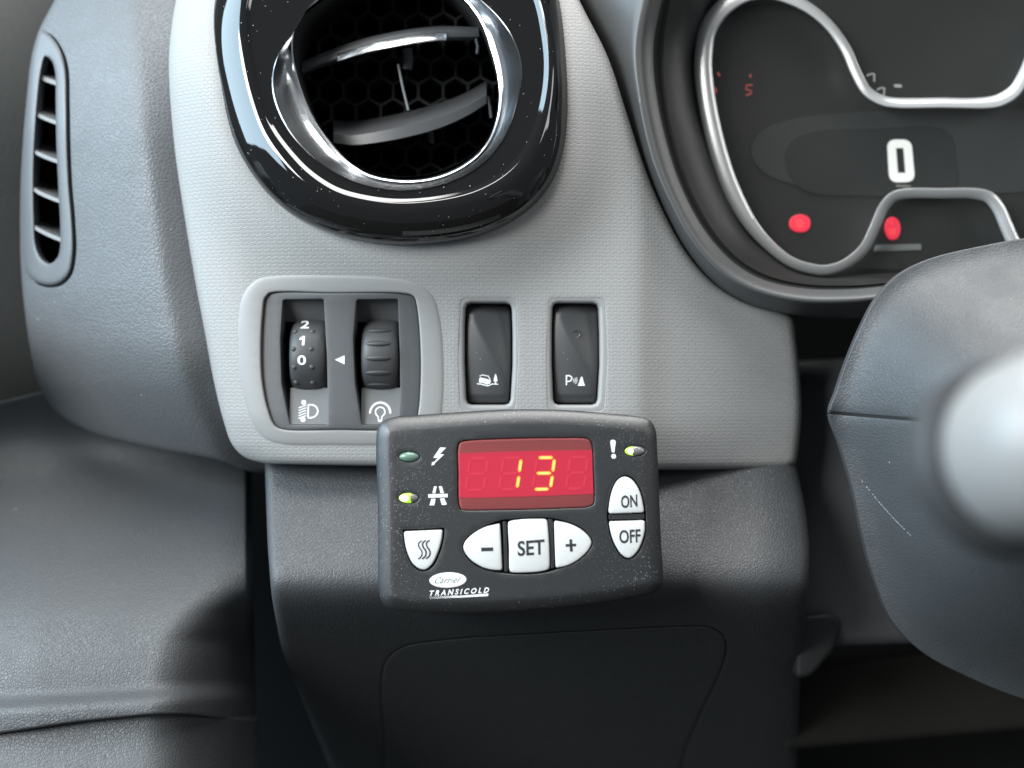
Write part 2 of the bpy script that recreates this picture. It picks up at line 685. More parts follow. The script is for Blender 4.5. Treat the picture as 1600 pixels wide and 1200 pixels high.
def box_data(x0, x1, y0, y1, d0, d1, ref=None):
    """closed block between two depths"""
    q = [(x0, y0), (x1, y0), (x1, y1), (x0, y1)]
    V = [W(x, y, d0, ref) for x, y in q] + [W(x, y, d0, ref) + Vector((0, (d1 - d0) * S, 0)) for x, y in q]
    F = [(0, 1, 2, 3), (7, 6, 5, 4)] + [(i, (i + 1) % 4, 4 + (i + 1) % 4, 4 + i) for i in range(4)]
    return V, F


# ================================================================== the setting
def structure(o):
    o['kind'] = 'structure'
    return o


bulk = [Vector(v) * S for v in ((-2600, 900, -2600), (2600, 900, -2600), (2600, 900, 1500), (-2600, 900, 1500))]
structure(link('bulkhead', bulk, [(0, 1, 2, 3)], 'black', smooth=0))
fl = [Vector(v) * S for v in ((-2600, -1400, -1700), (2600, -1400, -1700), (2600, 900, -1500), (-2600, 900, -1500))]
structure(link('footwell_floor', fl, [(0, 1, 2, 3)], 'floor', smooth=0))

# ================================================================== door
door = thing('door_lining', 'charcoal grained door lining with a bulging pad at the lower left', 'door lining', W(-100, 1250, 0))


def door_up(x, y):
    return 170 + 0.85 * (x + 200) + 90 * sm(250, -200, y)


plate('upper_panel', poly([(-330, -260), (150, -260), (150, 800), (-330, 800)]), door_up, 'charcoal_door', door,
      bevel=0, wall=0, grid=40)

plate('sill_occluder', poly([(-560, 460), (-150, 460), (-150, 590), (-560, 590)], 30), lambda x, y: -90 + 0.1 * (x + 150), 'charcoal_door', door, bevel=22, wall=240, grid=30)  # unseen ledge, added to shade the top of the lower pad

XE = [(600, 345), (860, 335), (920, 302), (960, 268), (1000, 245), (1060, 236), (1150, 230), (1300, 215)]


pk = np.array([(560, 232), (600, 240), (640, 268), (690, 304), (715, 304), (745, 272), (800, 186), (860, 88), (920, 12), (980, -38), (1030, -64), (1080, -80),
               (1130, -90), (1300, -100)], float)
PADY = np.arange(560, 1300, 2.0)
PADD = np.convolve(np.pad(np.interp(PADY, pk[:, 0], pk[:, 1]), 25, 'edge'), np.ones(51) / 51, 'valid')


def door_pad(x, y):
    d = float(np.interp(y, PADY, PADD))
    d -= 26 * sm(1075, 1105, y - 0.06 * (150 - x)) * 1.0
    e = x - lerp_x(XE, y)
    k = 0.5 + 1.1 * sm(860, 1010, y)
    if e > 0:
        d += k * e * e / 160 if e < 160 else k * (160 + 2 * (e - 160))
    d += 0.10 * max(0, 60 - x)
    return d


plate('lower_pad', poly([(-260, 655), (0, 628), (70, 610), (150, 590), (384, 640), (385, 860), (388, 980), (392, 1130),
                         (300, 1117), (240, 1116), (120, 1128), (0, 1146), (-260, 1190)], 14),
      door_pad, 'charcoal_fine', door, bevel=4, bd=5, wall=50, grid=7)


def door_low(x, y):
    d = -92 - 60 * sm(1115, 1300, y)
    e = x - lerp_x(XE, y) + 4
    if e > 0:
        d += 1.3 * (e * e / 160 if e < 160 else (160 + 2 * (e - 160)))
    return d


plate('pocket_panel', poly([(-260, 1180), (0, 1142), (120, 1124), (240, 1112), (300, 1113), (400, 1126), (400, 1330), (-260, 1330)], 4),
      door_low, 'charcoal_fine', door, bevel=3, wall=30, grid=14)

# ================================================================== dashboard
dash = thing('dashboard', 'charcoal and light grey moulded dashboard behind the red-lit controller', 'dashboard', W(800, 1350, 200))

VC = (608, 90)      # centre of the round vent
VO = [(332, 0), (326, 40), (328, 90), (338, 140), (352, 190), (370, 235), (395, 275), (425, 310), (460, 338), (510, 362),
      (560, 375), (620, 382), (680, 380), (740, 370), (790, 352), (830, 325), (860, 290), (878, 250), (888, 200), (892, 140),
      (890, 90), (885, 40), (877, 0), (860, -60), (825, -120), (770, -170), (700, -205), (615, -215), (520, -200),
      (440, -165), (385, -115), (350, -60)]
VO_S = spl(VO, True, 5)
vo_arr = np.array(VO_S)

XL = [(-120, 300), (0, 275), (60, 266), (110, 264), (180, 268), (250, 275), (350, 290), (440, 305), (520, 320), (600, 335),
      (660, 350), (695, 365), (725, 400)]


def vent_gap(x, y):
    return float(np.min(np.hypot(vo_arr[:, 0] - x, vo_arr[:, 1] - y)))


def trim_dep(x, y):
    t = x - lerp_x(XL, y)
    d = 0.0
    if t < 90:
        d += 26 * (1 - max(t, 0) / 90) ** 2
    if y < 160:
        d += 30 * ((160 - y) / 160) ** 2
    r = vent_gap(x, y)
    d -= 34 * math.exp(-(r / 75) ** 2)
    d += 78 * (sm(970, 1050, x) * 0.10 + max(0, (x - 1000)) / 250 * 0.90)
    # hollow running down beside the cluster hood
    d += 6 * sm(640, 725, y)
    return d


TRIM = ([(275, 0), (266, 60), (264, 110), (268, 180), (275, 250), (290, 350), (305, 440), (320, 520), (335, 600), (350, 660),
         (363, 695), (382, 714), (410, 723), (450, 725), (600, 728), (800, 731), (1000, 734), (1150, 733), (1232, 730), (1243, 724),
         (1247, 705), (1252, 650), (1250, 590), (1244, 530), (1239, 498), (1225, 488), (1170, 475), (1120, 447), (1075, 398),
         (1040, 338), (1010, 270), (980, 180), (950, 90), (905, 0), (880, -60), (830, -130), (700, -240), (500, -240), (340, -160), (296, -80)])
TRIM_S = spl(TRIM, True, 7)

# openings in the trim: switch panel and two rocker switches, and the round vent's throat
SW_OUT = spl([(420, 459), (520, 458), (632, 459), (646, 463), (651, 478), (656, 530), (657, 590), (653, 645), (647, 664), (630, 671),
              (530, 671), (445, 671), (430, 665), (419, 640), (410, 595), (408, 540), (411, 485), (414, 466)], True, 5)
SW_HOLE = inward(SW_OUT, -2)
B1_REC = poly([(721, 467), (805, 467), (808, 560), (804, 640), (720, 640), (717, 560)], 8, 5)
B2_REC = poly([(859, 467), (944, 467), (948, 560), (943, 641), (857, 641), (855, 560)], 8, 5)
VENT_HOLE = inward(VO_S, 45)
plate('trim_panel', TRIM_S, trim_dep, 'trim', dash, bevel=13, bd=13, wall=70, grid=10,
      holes=[SW_HOLE, B1_REC, B2_REC, VENT_HOLE], hb=3, hw=34)

XR = [(-120, 214), (0, 216), (200, 226), (300, 238), (450, 258), (600, 290), (720, 345)]


def side_dep(x, y):
    e = x - lerp_x(XR, y)
    soft = math.sqrt(e * e + 12 * 12) - 12
    d = 22 + (0.50 * soft if e < 0 else 0.46 * sm(-20, 330, y) * soft)
    if e < 0:
        d += 0.0012 * e * e
    if y < 230:
        d += 52 * ((230 - y) / 230) ** 2
    if y > 520:
        d += 120 * ((y - 520) / 190) ** 2
    return d


SIDE = [(110, -60), (85, 0), (62, 45), (50, 85), (42, 150), (36, 220), (32, 300), (32, 400), (36, 460), (48, 550), (60, 600),
        (85, 640), (135, 672), (230, 698), (330, 716), (420, 735), (440, 600), (400, 300), (360, 0), (340, -120), (200, -150)]
VENT_OUT = spl([(64, 46), (78, 54), (94, 78), (102, 108), (104, 160), (105, 220), (108, 290), (113, 350), (114, 395), (108, 427),
                (94, 442), (74, 446), (55, 440), (42, 427), (37, 400), (35, 340), (36, 260), (40, 190), (46, 120), (53, 75)], True, 5)
plate('side_panel', spl(SIDE, True, 7), side_dep, 'charcoal', dash, bevel=7, bd=9, wall=140, grid=10,
      holes=[inward(spl([(66, 50), (80, 54), (98, 78), (107, 108), (109, 160), (110, 220), (113, 290), (118, 350), (119, 397), (112, 430),
                         (96, 446), (74, 449), (56, 442), (48, 427), (45, 400), (43, 340), (44, 260), (48, 190), (53, 120), (58, 75)], True, 5), 0)],
      hb=1.5, hw=60)


def low_dep(x, y):
    e = (y - 905) / 40.0
    up = 66 - 0.72 * (y - 730)
    dn = -60 + 2.2 * (y - 935)
    k = 48.0
    d = k * math.log(math.exp(up / k) + math.exp(dn / k))
    d += 0.02 * max(0, x - 1000)
    if x > 1180:
        d += 30 * ((x - 1180) / 90) ** 2
    return d


COVER = spl([(612, 1230), (600, 1140), (597, 1065), (603, 1035), (626, 1013), (690, 1001), (800, 993), (960, 984), (1075, 979), (1110, 981),
             (1130, 994), (1134, 1014), (1122, 1055), (1098, 1105), (1070, 1170), (1050, 1230), (940, 1245), (760, 1245)], True, 7)
plate('lower_panel', poly([(413, 700), (1238, 700), (1258, 790), (1266, 860), (1262, 935), (1252, 1010), (1240, 1300), (560, 1300),
                           (500, 1160), (440, 1015), (424, 930), (418, 850)], 20),
      low_dep, 'charcoal_fine', dash, bevel=14, bd=16, wall=120, grid=12, holes=[inward(COVER, -1.6)], hb=2, hw=16)
plate('storage_cover', COVER, lambda x, y: low_dep(x, y) - 1, 'charcoal_fine', dash, bevel=3, bd=3, wall=12, grid=12)
# inner wall of the dashboard behind the column, steering-column bracket, knee bar
plate('inner_wall', poly([(1200, 562), (1420, 556), (1520, 620), (1560, 1000), (1300, 1010), (1200, 1000)], 10),
      lambda x, y: 190 + 0.10 * (x - 1200) - 25 * sm(560, 620, y), 'inner', dash, bevel=16, wall=80, grid=14)
plate('bracket', poly([(1244, 964), (1298, 958), (1317, 970), (1302, 1016), (1268, 1056), (1244, 1060)], 9),
      lambda x, y: 150 + 0.15 * (y - 960), 'under', dash, bevel=8, wall=60, grid=12)
plate('knee_bar', poly([(1225, 1045), (1750, 985), (1750, 1128), (1225, 1172)], 10),
      lambda x, y: 420 + 0.2 * (y - 1040), 'floor', dash, bevel=14, wall=60, grid=20)
V, F = box_data(300, 900, 690, 1500, 640, 650)
link('gap_blackout', V, F, 'black', dash, smooth=0)  # black sheet added so the gap beside the door reads as deep shade
top_v = [Vector(v) * S for v in ((-780, 60, 905), (2200, 60, 905), (2200, 900, 1000), (-780, 900, 1000),
                                 (-780, 60, 860), (2200, 60, 860), (2200, 900, 960), (-780, 900, 960))]
link('top_pad', top_v, [(0, 1, 2, 3), (4, 5, 6, 7), (0, 1, 5, 4), (1, 2, 6, 5), (2, 3, 7, 6), (3, 0, 4, 7)], 'charcoal_fine', dash, smooth=0)

# ================================================================== narrow side vent
sv = thing('side_air_vent', 'narrow upright charcoal vent with five slats at the dashboard end', 'air vent', W(75, 446, 90))
SV_IN = spl([(71, 88), (80, 94), (86, 112), (87, 160), (88, 220), (91, 290), (94, 350), (94, 385), (90, 402), (78, 412), (65, 405), (56, 385),
             (53, 340), (52, 280), (54, 220), (58, 160), (64, 110)], True, 4)
plate('frame', VENT_OUT, lambda x, y: side_dep(x, y) - 5 - 4 * sm(80, 45, x), 'charcoal_smooth', sv, bevel=7, bd=8, wall=30, grid=8,
      holes=[SV_IN], hb=5, hw=26)
V, F = box_data(52, 106, 80, 420, 215, 225)
link('back_wall', V, F, 'black', sv, smooth=0)
for (xa, ya, xb, yb, h) in ((63, 116, 90, 127, 7), (56, 174, 92, 190, 6), (52, 232, 92, 250, 6), (51, 291, 95, 312, 6), (51, 349, 98, 373, 6)):
    prof = []
    d0 = side_dep(75, ya) + 12
    n = 7
    rings = []
    for k in range(n):
        t = k / (n - 1)
        x = xa + (xb - xa) * t
        y = ya + (yb - ya) * (t ** 0.75)
        dd = d0 - 0.30 * (x - 75)
        rings.append([(x, y, dd), (x, y + h, dd - 1), (x, y + h - 12, dd + 70), (x, y - 17, dd + 72)])
    loft('slat', rings, 'ledge', sv, cap=True, smooth=30)

# ================================================================== round vent
def tl(y):
    # the whole vent leans back: its lower edge stands nearer
    return -0.17 * (y - 90)


rv = thing('round_air_vent', 'round gloss black air vent with a chrome rim above the switches', 'air vent', W(608, 382, 20))
N = 180
o_out = polar(VO, VC, N)
VI = [(386, 0), (384, 50), (390, 100), (402, 150), (420, 197), (449, 238), (482, 272), (522, 298), (560, 310), (620, 318), (690, 313),
      (745, 299), (790, 274), (820, 243), (843, 195), (854, 150), (858, 100), (853, 50), (842, 0), (815, -60), (770, -110), (700, -145),
      (615, -155), (530, -145), (460, -110), (410, -55)]
o_in = polar(VI, VC, N)
rings = []
for t in np.linspace(0, 1, 22):
    q = o_out + (o_in - o_out) * t
    if t == 0:
        rings.append([(x, y, trim_dep(x, y) + 18) for x, y in q])
    d = float(np.interp(t, [0, .04, .10, .20, .35, .50, .65, .80, .90, 1.0], [0, -14, -22, -31, -41, -49, -55.5, -60, -61, -60]))
    rings.append([(x, y, 2 + d + tl(y)) for x, y in q])
loft('bezel', rings, 'gloss', rv, smooth=60)
# thin bright edge strip where the bezel meets the disc
q0 = o_in
q1 = VC + (o_in - VC) * 0.978
q2 = VC + (o_in - VC) * 0.968
loft('edge_strip', [[(x, y, dq + tl(y)) for x, y in VC + (o_in - VC) * kq]
                    for kq, dq in ((1.0, -58), (0.997, -57.9), (0.993, -57.0), (0.985, -55.6), (0.975, -53.9), (0.968, -52.7))], 'gloss', rv, smooth=60)
CC = (618, 110)
RO = [(490, 0), (460, 48), (436, 82), (426, 112), (425, 140), (432, 168), (446, 197), (468, 226), (500, 255), (540, 279), (580, 292), (620, 298),
      (660, 296), (700, 286), (740, 267), (770, 241), (792, 208), (808, 160), (816, 115), (812, 85), (798, 52), (778, 25), (752, 0), (700, -45),
      (618, -70), (545, -50)]
RI = [(497, 0), (472, 22), (459, 50), (457, 75), (460, 100), (467, 128), (479, 162), (494, 192), (511, 217), (530, 240), (550, 258), (577, 273),
      (612, 281), (650, 282), (690, 274), (730, 254), (760, 225), (776, 188), (781, 150), (777, 112), (768, 78), (756, 42), (742, 18), (727, 0),
      (690, -35), (615, -58), (550, -40)]
r_out = polar(RO, CC, N)
r_in = polar(RI, CC, N)
disc_in = polar([tuple(p) for p in r_out], VC, N)
loft('disc', [[(x, y, -52.4 + tl(y)) for x, y in q2], [(x, y, -52.4 + tl(y)) for x, y in q2 + (disc_in - q2) * 0.12],
              [(x, y, -52.4 + tl(y)) for x, y in q2 + (disc_in - q2) * 0.6], [(x, y, -52.4 + tl(y)) for x, y in disc_in]], 'gloss', rv, smooth=60)
mid = r_out + (r_in - r_out) * 0.5
loft('rim', [[(x, y, -53 + tl(y)) for x, y in r_out], [(x, y, -55 + tl(y)) for x, y in r_out + (r_in - r_out) * 0.05],
             [(x, y, -38 + tl(y)) for x, y in r_out + (r_in - r_out) * 0.3], [(x, y, -26 + tl(y)) for x, y in mid],
             [(x, y, -10 + tl(y)) for x, y in r_out + (r_in - r_out) * 0.82],
             [(x, y, -16 + tl(y)) for x, y in CC + (r_in - CC) * 1.012], [(x, y, -15 + tl(y)) for x, y in CC + (r_in - CC) * 0.997],
             [(x, y, -4 + tl(y)) for x, y in CC + (r_in - CC) * 0.988]], 'chrome', rv, smooth=50)
loft('barrel', [[(x, y, -4 + tl(y)) for x, y in CC + (r_in - CC) * 0.99]] +
     [[(x, y, d + tl(y)) for x, y in CC + (r_in - CC) * k] for k, d in ((0.985, 10), (1.0, 80), (1.03, 150), (1.05, 260))], 'grille', rv, ref=0)
V, F = box_data(380, 860, -140, 340, 262, 280)
link('back_wall', V, F, 'black', rv, smooth=0)
# honeycomb behind the blades
V, F = [], []
R = 22.5
for j in range(-1, 14):
    for i in range(-1, 14):
        cx = 400 + (i + 0.5 * (j % 2)) * R * math.sqrt(3)
        cy = -60 + j * R * 1.5
        if (cx - 612) ** 2 + (cy - 115) ** 2 > 205 ** 2:
            continue
        a = [(cx + math.sin(k * math.pi / 3) * R, cy - math.cos(k * math.pi / 3) * R) for k in range(6)]
        b = [(cx + math.sin(k * math.pi / 3) * (R - 2.2), cy - math.cos(k * math.pi / 3) * (R - 2.2)) for k in range(6)]
        s = len(V)
        V += [W(x, y, 150, 150) for x, y in a] + [W(x, y, 150, 150) for x, y in b] + [W(x, y, 210, 150) for x, y in b]
        for k in range(6):
            m = (k + 1) % 6
            F += [(s + k, s + m, s + 6 + m, s + 6 + k), (s + 6 + k, s + 6 + m, s + 12 + m, s + 12 + k)]
link('honeycomb_grille', V, F, 'grille', rv, smooth=0)


def blade(front, hts, backrise, depth, d_mid, bow, flat=False):
    """front: front-edge centre line; cross-section with a rounded nose"""
    P = spl(front, False, 8)
    xs = [p[0] for p in P]
    rings = []
    for i, (x, y) in enumerate(P):
        t = (x - xs[0]) / (xs[-1] - xs[0])
        h = hts * (0.75 + 0.25 * math.sin(math.pi * t))
        d = d_mid + bow * (2 * t - 1) ** 2
        if flat:
            rings.append([(x, y - h * 0.48, d + 1), (x, y - h * 0.42, d - 1), (x, y + h * 0.42, d - 1), (x, y + h * 0.5, d + 2),
                          (x, y + h * 0.5 - backrise, d + depth), (x, y - h * 0.3 - backrise, d + depth)])
            continue
        rings.append([(x, y - h * 0.30, d), (x, y, d - 3), (x, y + h * 0.35, d - 2), (x, y + h * 0.5, d + 4), (x, y + h * 0.5 - backrise * 0.5, d + depth * 0.6),
                      (x, y - backrise, d + depth), (x, y - backrise - h * 0.25, d + depth), (x, y - h * 0.5, d + 7)])
    return rings, P


rb, Pb = blade([(471, 106), (500, 94), (527, 84), (570, 71), (612, 62), (655, 55), (697, 51), (748, 51)], 23, -6, 85, 28, 24)
b1 = loft('blade', rb, 'blade', rv, cap=True, smooth=50)
sub = [r for r, p in zip(rb, Pb) if 525 <= p[0] <= 698]
inl = []
for r in sub:
    bx, by, bd0 = r[1]
    inl.append([(bx, by - 13, bd0 + 16), (bx, by - 11, bd0 + 11), (bx, by - 4, bd0 + 3), (bx, by + 2, bd0 - 1.5),
                (bx, by + 8, bd0 - 5), (bx, by + 11.5, bd0 - 6), (bx, by + 12.5, bd0 - 2), (bx, by, bd0 + 10)])
loft('chrome_inlay', inl, 'chrome', b1, cap=True, smooth=50)
rb, Pb = blade([(521, 216), (548, 219), (590, 214), (640, 204), (690, 190), (730, 173), (760, 155)], 21, 24, 95, 22, 26, True)
loft('blade', rb, 'blade', rv, cap=True, smooth=32)
sweep('link_rod', [(622, 100, 70), (629, 135, 66), (638, 172, 62)], oval(2.0, 2.0, 8), 'ledge', rv)
sweep('pivot_tab', [(636, 75, 95), (638, 92, 95), (636, 108, 95)], oval(8, 4, 8), 'blade', rv)
sweep('pivot_tab', [(672, 196, 100), (673, 212, 100), (675, 224, 100)], oval(5, 4, 8), 'blade', rv)
sweep('pivot_tab', [(744, 60, 55), (747, 72, 55), (746, 84, 55)], oval(3, 6, 8), 'blade', rv)
sweep('pivot_tab', [(762, 150, 55), (766, 168, 55), (768, 184, 55)], oval(3, 6, 8), 'blade', rv)

# ================================================================== thumbwheel switch panel
sp_ = thing('switch_panel', 'two-thumbwheel lighting panel in a smooth grey surround, left of the rocker switches', 'switch panel', W(530, 695, 0))
SUR = spl([(400, 437), (425, 431), (520, 430), (620, 435), (655, 444), (677, 463), (688, 500), (693, 560), (692, 630), (684, 672), (655, 692),
           (600, 696), (520, 696), (440, 694), (412, 684), (394, 660), (380, 615), (373, 560), (372, 505), (380, 460)], True, 6)
plate('surround', SUR, lambda x, y: trim_dep(x, y) - 2.5, 'trim_smooth', sp_, bevel=18, bd=2.8, wall=6, grid=10,
      holes=[inward(SW_OUT, -0.5)], hb=3, hw=22)


def pan_dep(x, y):
    return trim_dep(x, y) + 1 - 5 * math.exp(-((x - 532) / 90) ** 2) + 0.00035 * (x - 532) ** 2


SL1 = poly([(442, 468), (506, 467), (511, 560), (513, 664), (453, 664), (440, 600), (438, 530)], 3, 5)
SL2 = poly([(557, 468), (622, 467), (625, 560), (626, 664), (565, 664), (555, 600), (552, 530)], 3, 5)
plate('panel', SW_OUT, pan_dep, 'switch', sp_, bevel=3, wall=28, grid=9, holes=[SL1, SL2], hb=1.5, hw=60)
for k, (xa, xb, xc) in enumerate(((440, 513, 482), (553, 627, 594))):
    # sloped roof above the wheel, back wall, ledge below
    V = [W(x, y, d, 10) for x, y, d in ((xa, 462, 8), (xb, 462, 8), (xb, 502, 34), (xa, 502, 34), (xa, 470, 70), (xb, 470, 70))]
    link('slot_roof', V, [(0, 1, 2, 3), (3, 2, 5, 4), (0, 1, 5, 4)], 'switch', sp_, smooth=0)
    V, F = box_data(xa - 4, xb + 4, 462, 668, 72, 76)
    link('slot_back', V, F, 'black', sp_, smooth=0)
    lx0, lx1 = xc - 29.5, xc + 31
    led = [(lx0, 606, 20), (lx1, 606, 20), (lx1, 663, 6), (lx0, 663, 6)]
    V = [W(x, y, d, 10) for x, y, d in led] + [W(x, y, 66, 10) for x, y, d in led]
    lg = link('ledge', V, [(0, 1, 2, 3), (0, 1, 5, 4), (1, 2, 6, 5), (2, 3, 7, 6), (3, 0, 4, 7)], 'ledge', sp_, smooth=0)
    ldep = lambda x, y: 20 - 14 * (y - 606) / 57
    if k == 0:
        icon = [ellipse(473.9, 628.7, 3.8, 3.8, 14), ellipse(473.9, 655.5, 3.8, 3.8, 14)]
        icon += [stroke([(467, y + 2.2), (478.2, y - 2.0)], 1.35) for y in (635, 639.1, 643.2, 647.3, 651.4)]
        dd = [(481.5, 632.4)] + [(485.5 + 11 * math.cos(t), 642.6 + 10.2 * math.sin(t)) for t in np.linspace(-math.pi / 2, math.pi / 2, 14)] + [(481.5, 652.8)]
        icon += [stroke(dd, 2.3), stroke([(481.5, 652.8), (481.5, 632.4)], 2.3)]
    else:
        icon = [stroke([(594 + 16 * math.cos(t), 646.5 + 17.5 * math.sin(t)) for t in np.linspace(math.pi * 1.03, math.pi * 1.97, 20)], 3.2)]
        bulb = [(590.6, 650.5)] + [(594 + 7.4 * math.cos(t), 643.6 + 7.4 * math.sin(t)) for t in np.linspace(math.pi * 0.68, math.pi * 2.32, 20)] + [(597.4, 650.5)]
        icon += [stroke(bulb, 2.1), stroke([(591.2, 651), (591.2, 656), (596.8, 656), (596.8, 651)], 2.0),
                 [(591, 655), (597, 655), (597, 659), (591, 659)]]
    printed('icon', icon, ldep, 'white', lg, ref=10)
    # barrel-shaped thumbwheel on a horizontal axle
    Rw, dc, yc = 64.0, 56.0, 557.0
    rings = []
    for u in np.linspace(-1, 1, 15):
        rr = Rw * (1 - 0.05 * u * u - 0.09 * abs(u) ** 8)
        x = xc + 28.5 * u
        rings.append([(x, yc + rr * math.sin(a), dc - rr * math.cos(a)) for a in np.linspace(-math.pi, math.pi, 64, endpoint=False)])
    wh = loft('thumbwheel', rings, 'wheel', sp_, ref=10, cap=True, smooth=50)
    wdep = lambda x, y: dc - math.sqrt(max(0, (Rw * (1 - 0.05 * ((x - xc) / 28.5) ** 2)) ** 2 - (y - yc) ** 2))
    if k == 0:
        lettering('numeral', '2', (469, 500.5), (482.5, 500.5), (469, 513), wdep, 'white', wh, t=0.8, ref=10, bold=0.02)
        printed('numeral', [[(470, 529), (474.5, 525.5), (478, 525.5), (478, 540), (474.3, 540), (474.3, 530.3), (470, 532)]], wdep, 'white', wh, t=0.8, ref=10)
        lettering('numeral', '0', (467.5, 555.5), (481, 555.5), (467.5, 570.5), wdep, 'white', wh, t=0.8, ref=10, bold=0.02)
        for (px, py) in ((462, 573.6), (489.5, 573.6), (461.5, 546), (488.6, 546), (462, 519), (489, 519), (463, 597), (489, 597)):
            d0 = wdep(px, py)
            rr = [[(px + r * math.cos(t), py + r * math.sin(t), d0 - h) for t in np.linspace(0, 2 * math.pi, 12, endpoint=False)]
                  for r, h in ((4.2, -1.0), (3.6, 0.5), (2.6, 1.2), (1.2, 1.5))]
            loft('dimple', rr, 'wheel', wh, ref=10, cap=True, smooth=60)
    else:
        for yy in (516, 537, 560, 583, 602):
            hh = 4.4 * math.cos(math.asin((yy - yc) / Rw))
            rr = []
            for u in np.linspace(-1, 1, 13):
                w = math.sqrt(max(0.02, 1 - u * u))
                x = xc - 2 + 20 * u
                rr.append([(x, yy + hh * w * math.sin(a), wdep(x, yy + hh * w * math.sin(a)) - 3.8 * w * max(0, math.cos(a)) + (0.6 if math.cos(a) < 0 else 0))
                           for a in np.linspace(-math.pi, math.pi, 12, endpoint=False)])
            loft('ridge', rr, 'wheel', wh, ref=10, cap=True, smooth=60)
printed('pointer', [[(523, 562), (538.5, 555.4), (538.5, 569.4)]], pan_dep, 'white', sp_)

# ================================================================== rocker switches


def rocker(label, x0, x1, kind):
    xc = (x0 + x1) / 2
    sw = thing('rocker_switch', label, 'switch', W(xc, 632, 10), 'rocker switches in the grey trim')
    o = xc - 763.5
    out = [(730 + o, 476), (797 + o, 476), (798.5 + o, 520), (798.5 + o, 570), (795 + o, 630), (731 + o, 630), (728.5 + o, 570), (728.5 + o, 510)]

    def dep(x, y):
        u = (x - xc) / 34
        d = trim_dep(xc, 555) + 5 + 3.5 * u * u
        v = (y - 555) / 77
        d += 5 * v * v
        if y < 489:
            d += 0.75 * (489 - y)
        if y > 618:
            d += 0.5 * (y - 618)
        # twisted crease from the top left to the lower right
        cx = xc - 24 + 48 * sm(488, 606, y) ** 0.9
        e = x - cx
        if e > 0:
            d += 0.26 * (math.sqrt(e * e + 1.0) - 1.0)
        else:
            d += 0.10 * -e
        return d

    rec = B1_REC if kind == 0 else B2_REC
    # moulded funnel of the opening, dark seat behind
    plate('opening', inward(rec, -1), lambda x, y: trim_dep(x, y) + 0.5, 'trim_smooth', sw, bevel=0, wall=0, grid=8,
          holes=[inward(poly(out, 6, 4), -2.6)], hb=6.5, hw=26, steps=5)
    V, F = box_data(x0 - 6, x1 + 6, 470, 638, 50, 54)
    link('seat', V, F, 'black', sw, smooth=0)
    b = plate('rocker', poly(out, 5, 4), dep, 'button', sw, bevel=3.5, bd=4, wall=34, grid=3.5, smooth=60)
    k = 5.455

    def q(pts, a=690, bb=440):
        return [(a + x / k, bb + y / k) for x, y in pts]
    if kind == 0:
        icon = [q([(322, 822), (338, 818), (405, 836), (421, 846), (412, 872), (396, 870), (392, 880), (374, 872), (340, 858), (332, 866), (318, 858)]),
                stroke(q([(326, 806), (345, 795), (398, 806), (414, 834)]), 1.3),
                stroke(q([(304, 871), (335, 874), (365, 882), (392, 890), (412, 882), (432, 872), (480, 876)]), 1.5),
                q([(460, 783), (470, 808), (478, 850), (443, 850), (450, 808)]), q([(455, 845), (466, 845), (466, 872), (455, 872)])]
        printed('icon', icon, dep, 'white', b, label='white car on rough ground beside a tree')
    else:
        arcs = []
        for r in (20, 32, 44):
            arcs.append(stroke(q([(1106 + r * 1.1 * math.cos(t), 838 + r * 1.1 * math.sin(t)) for t in np.linspace(-0.45, 0.75, 8)]), 0.95))
        icon = [stroke(q([(1064, 880), (1064, 802)]), 1.9), stroke(q([(1064, 802), (1092, 802), (1106, 812), (1110, 826), (1104, 842), (1090, 850), (1064, 850)]), 1.9),
                q([(1188, 812), (1200, 812), (1210, 850), (1222, 888), (1160, 888), (1172, 860)])] + arcs
        printed('icon', icon, dep, 'white', b, label='white letter P with sound waves and cone')
        cx, cy = 900.5, 522
        d0 = dep(cx, cy)
        rr = [[(cx + r * math.cos(t), cy + r * math.sin(t), d0 - h) for t in np.linspace(0, 2 * math.pi, 20, endpoint=False)]
              for r, h in ((7.0, -0.6), (6.2, 1.1), (5.2, 1.0), (4.4, -0.6), (3.0, -0.9), (1.0, -0.9))]
        loft('lamp_dimple', rr, 'button', b, cap=True, smooth=60)
    return sw


rocker('black rocker switch with white car and tree symbol, beside the thumbwheels', 729, 798, 0)
rocker('black rocker switch with white P and cone symbol, right of the car switch', 864, 935, 1)

# ================================================================== instrument cluster
ic = thing('instrument_cluster', 'dark instrument cluster with silver outline and a white zero, behind the steering column', 'instrument cluster', W(1400, 495, 100))
C0 = [(872, -60), (905, 0), (950, 90), (980, 180), (1010, 270), (1040, 338), (1075, 398), (1120, 447), (1170, 475), (1240, 492), (1330, 498), (1450, 492), (1720, 480)]
C1 = [(1020, -60), (1003, 0), (990, 75), (997, 150), (1018, 245), (1042, 305), (1080, 375), (1125, 425), (1170, 452), (1240, 470), (1330, 472), (1450, 458), (1720, 440)]
C2 = [(1050, -60), (1034, 0), (1021, 75), (1026, 150), (1046, 240), (1070, 305), (1105, 366), (1146, 410), (1190, 436), (1250, 450), (1330, 452), (1450, 440), (1720, 425)]
C2b = [(1062, -60), (1048, 0), (1037, 75), (1041, 150), (1060, 240), (1084, 305), (1116, 362), (1154, 404), (1196, 429), (1252, 443), (1330, 446), (1450, 436), (1720, 422)]
C3 = [(1190, -90), (1124, 0), (1090, 80), (1093, 160), (1116, 240), (1139, 300), (1173, 362), (1205, 393), (1245, 421), (1290, 432), (1340, 428), (1450, 424), (1720, 418)]


